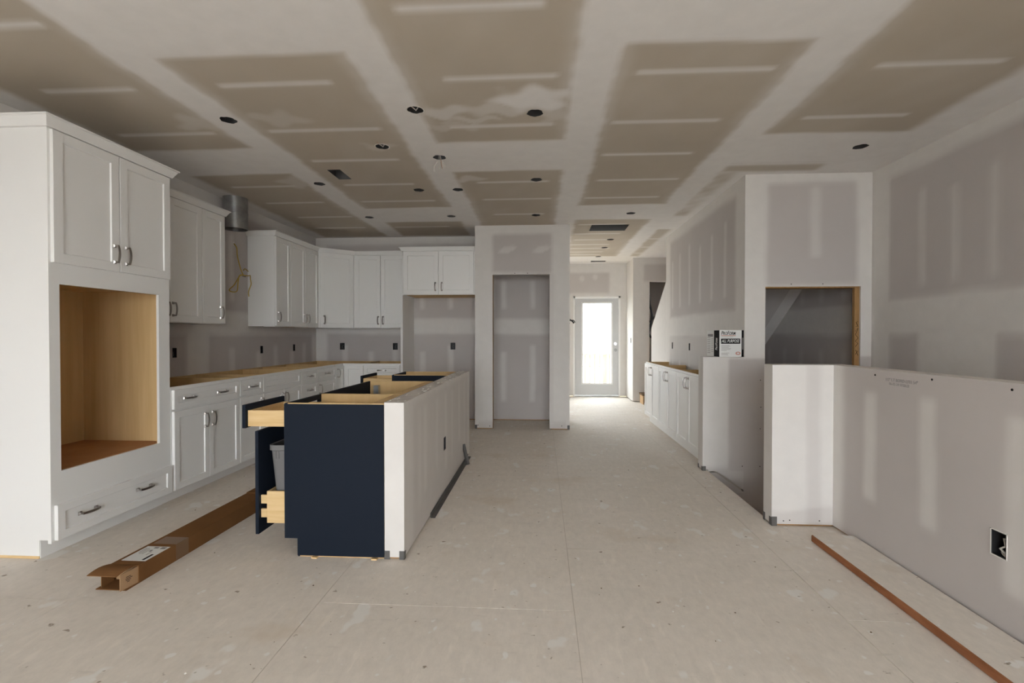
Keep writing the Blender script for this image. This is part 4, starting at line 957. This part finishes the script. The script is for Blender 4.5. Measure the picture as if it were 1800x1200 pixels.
# galvanized hood duct
r = thing('hood_duct', 'galvanized round hood duct stub hanging from the ceiling by the wall', 'duct', (-3.295, 5.10, 2.405))
mb = MB(); N = 40; vs = []; fs = []; Z4 = [(0, 0.118), (0.002, 0.121), (0.165, 0.121), (0.168, 0.124), (0.176, 0.124), (0.179, 0.121), (0.337, 0.121)]
for z, rr in Z4: vs += [(rr * math.cos(2 * math.pi * k / N), rr * math.sin(2 * math.pi * k / N), z) for k in range(N)]
for i in range(len(Z4) - 1):
    for k in range(N): fs.append((i * N + k, i * N + (k + 1) % N, (i + 1) * N + (k + 1) % N, (i + 1) * N + k))
mb.add(vs, fs, 0, True); mb.build('duct_pipe', 'galvanized', r)
mb = MB(); vs = [(0.117 * math.cos(2 * math.pi * k / N), 0.117 * math.sin(2 * math.pi * k / N), z) for z in (0.0, 0.33) for k in range(N)]
mb.add(vs, [(k, N + k, N + (k + 1) % N, (k + 1) % N) for k in range(N)] + [tuple(range(N, 2 * N))], 0, True); mb.build('duct_inside', 'galvanized', r)
mb = MB(); mb.box(0.086, 0.090, -0.03, -0.024, 0.0, 0.337); o = mb.build('seam', 'galvanized', r, None, (0, 0, R(-40)))
# yellow cable hanging on the left wall
def cab(px, py, d=0.0): return (-3.425 + d, 5.29 + (px - 411) * 0.0105, 2.29 - (py - 428) * 0.0062)
def smooth(P, n=6):
    P = [Vector(p) for p in P]; Q = [P[0]] + P + [P[-1]]; o = []
    for i in range(1, len(Q) - 2):
        for k in range(n):
            t = k / n; a, b_, c, d = Q[i - 1], Q[i], Q[i + 1], Q[i + 2]
            o.append(0.5 * ((2 * b_) + (c - a) * t + (2 * a - 5 * b_ + 4 * c - d) * t * t + (3 * b_ - a - 3 * c + d) * t ** 3))
    return o + [P[-1]]
mb = MB()
for P in ([cab(411, 428, -0.01), cab(411, 436, 0.02), cab(412, 450, 0.02), cab(417, 470, 0.02), cab(421, 482, 0.025)],
          [cab(421, 483, 0.03), cab(414, 486, 0.03), cab(405, 503, 0.03), cab(398, 513, 0.02), cab(403, 516, 0.02), cab(411, 513, 0.02), cab(412, 498, 0.025), cab(414, 485, 0.03), cab(421, 482, 0.03)],
          [cab(420, 483, 0.03), cab(425, 483, 0.06), (-3.31, 5.385, 1.945), (-3.255, 5.30, 1.895), (-3.245, 5.295, 1.835), (-3.27, 5.29, 1.76), (-3.275, 5.30, 1.70)], [cab(421, 474, 0.03), (-3.36, 5.37, 2.02), (-3.30, 5.33, 1.985)]):
    mb.tube(smooth(P), 0.0055, 8)
r = thing('hood_cable', 'yellow cable looped and hanging from the wall under the duct', 'cable', (0, 0, 0)); mb.build('cable', 'wire_yellow', r)
mb = MB(); N = 20; vs = []
for k in range(N):
    t = 2 * math.pi * k / N; ra = 0.0125 / max(abs(math.cos(t)), abs(math.sin(t))); rb = 0.019 + 0.003 * math.sin(5 * t)
    vs += [(-3.4362, 5.29 + ra * math.cos(t), 2.29 + ra * math.sin(t)), (-3.4366, 5.29 + rb * math.cos(t), 2.29 + rb * math.sin(t))]
mb.add(vs, [(2 * k, 2 * ((k + 1) % N), 2 * ((k + 1) % N) + 1, 2 * k + 1) for k in range(N)]); mb.build('hole_rim', 'plaster_chip', r)
mb = MB(); mb.tube(smooth([cab(419, 484, 0.028), cab(423, 485, 0.036), cab(425, 483, 0.03)]), 0.0065, 8); mb.build('tie', 'can_metal', r)
# wires sticking out of the hall wall
mb = MB(); mb.tube(smooth([(0.376, 7.10, 1.50), (0.41, 7.10, 1.49), (0.445, 7.10, 1.47), (0.465, 7.10, 1.44)]), 0.011, 8); mb.tube(smooth([(0.376, 7.11, 1.47), (0.41, 7.11, 1.48), (0.455, 7.11, 1.485), (0.475, 7.10, 1.465), (0.48, 7.10, 1.45)]), 0.006, 8); mb.tube(smooth([(0.376, 7.09, 1.49), (0.39, 7.09, 1.47), (0.405, 7.09, 1.44), (0.39, 7.09, 1.42)]), 0.003, 6)
tag(mb.build('sconce_wires', 'black_plastic'), 'black wire tails poking out of the hall wall beside the glazed door', 'wires')
# dark hose hung in the stair hall
mb = MB(); mb.tube(smooth([(2.10, 9.75, 2.06), (2.11, 9.75, 1.9), (2.16, 9.75, 1.68), (2.13, 9.75, 1.45), (2.10, 9.75, 1.30), (2.16, 9.75, 1.22)]), 0.022, 10); mb.tube(smooth([(2.12, 9.74, 1.52), (2.20, 9.74, 1.62), (2.32, 9.74, 1.66)]), 0.022, 10)
tag(mb.build('hanging_hose', 'black_plastic'), 'black hose hanging in the dark opening behind the raking wall', 'hose')

# ------------------------------------------------------------------ box of joint compound on the low wall
r = thing('compound_box', 'white and black joint compound carton standing on the low wall', 'box', (1.765, 4.662, 1.062), R(3))
bw, bd, bh = 0.228, 0.30, 0.252; x0 = -bw / 2
mb = MB(); mb.cbox(x0, -x0, 0, bd, 0.001, bh, 0.003); mb.build('carton', 'paper_white', r)
def patch(name, mat, face, a0, a1, z0, z1, e=0.0008):
    mb = MB()
    if face == 'f': mb.box(a0, a1, -e, 0.001, z0, z1)
    else: mb.box(x0 - e, x0 + 0.001, a0, a1, z0, z1)
    return mb.build(name, mat, r)
patch('black_stripe', 'ink_black', 'f', 0.090, bw / 2, 0.002, bh - 0.002); patch('black_stripe', 'ink_black', 's', 0.003, 0.125, 0.002, bh - 0.002)
patch('black_banner', 'ink_black', 'f', -0.100, 0.078, 0.124, 0.172)
text_mesh('lettering', 'ProForm', 0.052, 'ink_black', r, (-0.101, -0.0012, 0.222), (R(90), 0, 0), 0.25, 0.66, bold=0.0006, caps=True)
text_mesh('lettering', 'ALL PURPOSE', 0.040, 'paper_white', r, (-0.094, -0.0018, 0.148), (R(90), 0, 0), 0.25, 0.66, bold=0.0003)
text_mesh('lettering', 'ProForm', 0.070, 'paper_white', r, (x0 - 0.0018, 0.064, 0.062), (R(90), R(-90), R(-90)), 0.2, 0.42, bold=0.0012, caps=True)
patch('red_rule', 'ink_red', 'f', -0.100, 0.035, 0.197, 0.202)
for k, (wd_, z) in enumerate(((0.11, 0.188), (0.075, 0.110), (0.085, 0.100), (0.07, 0.091), (0.09, 0.081), (0.085, 0.071), (0.05, 0.061), (0.075, 0.038), (0.06, 0.029), (0.065, 0.020))): patch('small_print', 'ink_light', 'f', -0.098, -0.098 + wd_, z - 0.0022, z + 0.0022)
mb = MB()
for k in range(9):
    t = 2 * math.pi * k / 9; mb.box(0.058 + 0.017 * math.cos(t) - 0.008, 0.058 + 0.017 * math.cos(t) + 0.008, -0.0009, 0.001, 0.035 + 0.012 * math.sin(t) - 0.003, 0.035 + 0.012 * math.sin(t) + 0.003)
mb.build('red_emblem', 'ink_red', r)
patch('side_banner', 'ink_grey', 's', 0.15, 0.275, 0.19, 0.215)
for k in range(9): patch('small_print', 'ink_light', 's', 0.215, 0.285, 0.175 - k * 0.018, 0.182 - k * 0.018)
for k in range(7): patch('small_print', 'ink_light', 's', 0.145, 0.19, 0.165 - k * 0.02, 0.171 - k * 0.02)
mb = MB(); mb.box(-0.004, 0.004, -0.0016, 0.0006, -0.055, 0.055); o = mb.build('stripe_print', 'ink_grey', r, (0.101, 0, 0.125))

# ------------------------------------------------------------------ long carton on the floor
ax = math.atan2(0.015, 1.5)
r = thing('long_carton', 'long flat brown cardboard carton with shipping label on the floor', 'carton', (-2.125, 2.36, 0), -math.atan2(0.02, 1.4))
hw, hh, L_, t = 0.078, 0.092, 1.50, 0.004
mb = MB()
mb.box(-hw, hw, 0, L_, 0.0, t); mb.box(-hw, -hw + t, 0, L_, t, hh - t); mb.box(hw - t, hw, 0, L_, t, hh - t); mb.box(-hw, hw, 0, L_, hh - t, hh); mb.box(-hw + t, hw - t, L_ - t, L_, t, hh - t)
mb.build('tube', 'cardboard', r)
mb = MB(); vs = []                                        # top flap, curled up a little
for k in range(7):
    u = k / 6; y = -0.115 * u; z = hh - 0.002 + 0.010 * math.sin(u * 3.1) - 0.004 * u
    vs += [(-hw - 0.012 * u, y, z), (hw * (1 - 0.18 * u), y, z), (hw * (1 - 0.18 * u), y, z + 0.004), (-hw - 0.012 * u, y, z + 0.004)]
fs = [(0, 1, 2, 3), (27, 26, 25, 24)] + [(a * 4 + i, (a + 1) * 4 + i, (a + 1) * 4 + (i + 1) % 4, a * 4 + (i + 1) % 4) for a in range(6) for i in range(4)]
mb.add(vs, fs); mb.build('flap', 'cardboard', r)
mb = MB(); mb.box(-hw - 0.006, hw, -0.075, 0, 0.0, 0.004); mb.build('flap', 'cardboard', r)
mb = MB(); mb.box(hw - 0.010, hw - 0.006, -0.085, 0.01, 0.004, hh - 0.006); mb.build('flap', 'cardboard_inside', r, None, (0, 0, R(-6)))
mb = MB(); mb.box(-hw + 0.008, -hw + 0.012, -0.06, 0.01, 0.004, hh - 0.006); mb.build('flap', 'cardboard', r)
mb = MB(); mb.box(-hw + 0.015, hw - 0.03, 0.02, 0.03, 0.006, hh - 0.012); mb.build('inner_fold', 'cardboard_inside', r)
mb = MB(); mb.tube([(-0.03, 0.008, 0.05), (-0.01, -0.006, 0.072), (0.004, 0.0, 0.07), (0.02, 0.01, 0.078)], 0.0035, 6); mb.tube([(-0.04, 0.01, 0.045), (-0.015, 0.0, 0.058)], 0.003, 6); mb.build('torn_foam', 'plaster_chip', r)
mb = MB(); mb.box(-hw + 0.02, hw - 0.004, 0.045, 0.215, hh, hh + 0.0012); lab = mb.build('shipping_label', 'paper_white', r)
def lp(x0, x1, y0, y1, mat): mb = MB(); mb.box(x0, x1, y0, y1, hh + 0.001, hh + 0.0019); mb.build('label_print', mat, lab)
lp(0.045, 0.058, 0.055, 0.12, 'ink_black'); lp(-0.045, -0.038, 0.135, 0.19, 'ink_light'); lp(-0.03, -0.024, 0.12, 0.19, 'ink_light'); lp(-0.015, -0.009, 0.12, 0.175, 'ink_light'); lp(0.0, 0.012, 0.15, 0.17, 'ink_grey'); lp(0.018, 0.024, 0.11, 0.15, 'ink_light'); lp(0.035, 0.062, 0.185, 0.207, 'ink_grey'); lp(-0.005, 0.02, 0.19, 0.205, 'ink_grey')
mb = MB(); mb.box(-hw + 0.02, hw + 0.0008, 0.25, 0.345, hh, hh + 0.0008); mb.box(hw, hw + 0.0008, 0.25, 0.345, 0.004, hh); mb.build('tape', 'packing_tape', r)
mb = MB()
for z, y0, y1 in ((0.058, -0.055, -0.03), (0.050, -0.058, -0.022), (0.042, -0.056, -0.03), (0.034, -0.05, -0.036)): mb.box(hw - 0.0058, hw - 0.0052, y0, y1, z, z + 0.003)
mb.build('flap_print', 'ink_black', r, None, (0, 0, R(-6)))
mb = MB(); mb.box(-hw - 0.004, hw - 0.02, 1.14, 1.30, hh, hh + 0.004); mb.build('lid_lap', 'cardboard', r)

# ------------------------------------------------------------------ stair tread board along the guard wall
bo = thing('tread_board', 'dusty brown-edged stair board lying along the guard wall', 'board', (1.78, 2.0, 0))
mb = MB(); mb.cbox(-0.128, 0.122, -1.1, 1.095, 0.0, 0.040, 0.004); mb.build('board_core', 'wood_tread_edge', bo)
mb = MB(); mb.box(-0.122, 0.121, -1.098, 1.092, 0.0395, 0.0415); mb.build('dusty_top', 'subfloor', bo)

# ------------------------------------------------------------------ crumbs on the subfloor
mb = MB()
for k in range(150):
    x = random.uniform(-2.5, 1.6); y = random.uniform(1.5, 6.3); s = random.uniform(0.0015, 0.006)
    if (-1.8 < x < -0.7 and 2.6 < y < 5.3) or (-2.3 < x < -1.95 and 2.1 < y < 4) or (x > 1.4): continue
    a = random.random() * 3.14; c_, s_ = math.cos(a) * s, math.sin(a) * s * 0.8
    mb.add([(x + c_, y + s_, 0), (x - s_, y + c_, 0), (x - c_, y - s_, 0), (x + s_, y - c_, 0), (x, y, s * 0.7)], [(0, 1, 4), (1, 2, 4), (2, 3, 4), (3, 0, 4)], k % 3 // 2)
o = mb.build('floor_crumbs', ['plaster_chip', 'wood_plate']); o['kind'] = 'stuff'; tag(o, 'tiny plaster and wood crumbs scattered over the subfloor', 'crumbs')
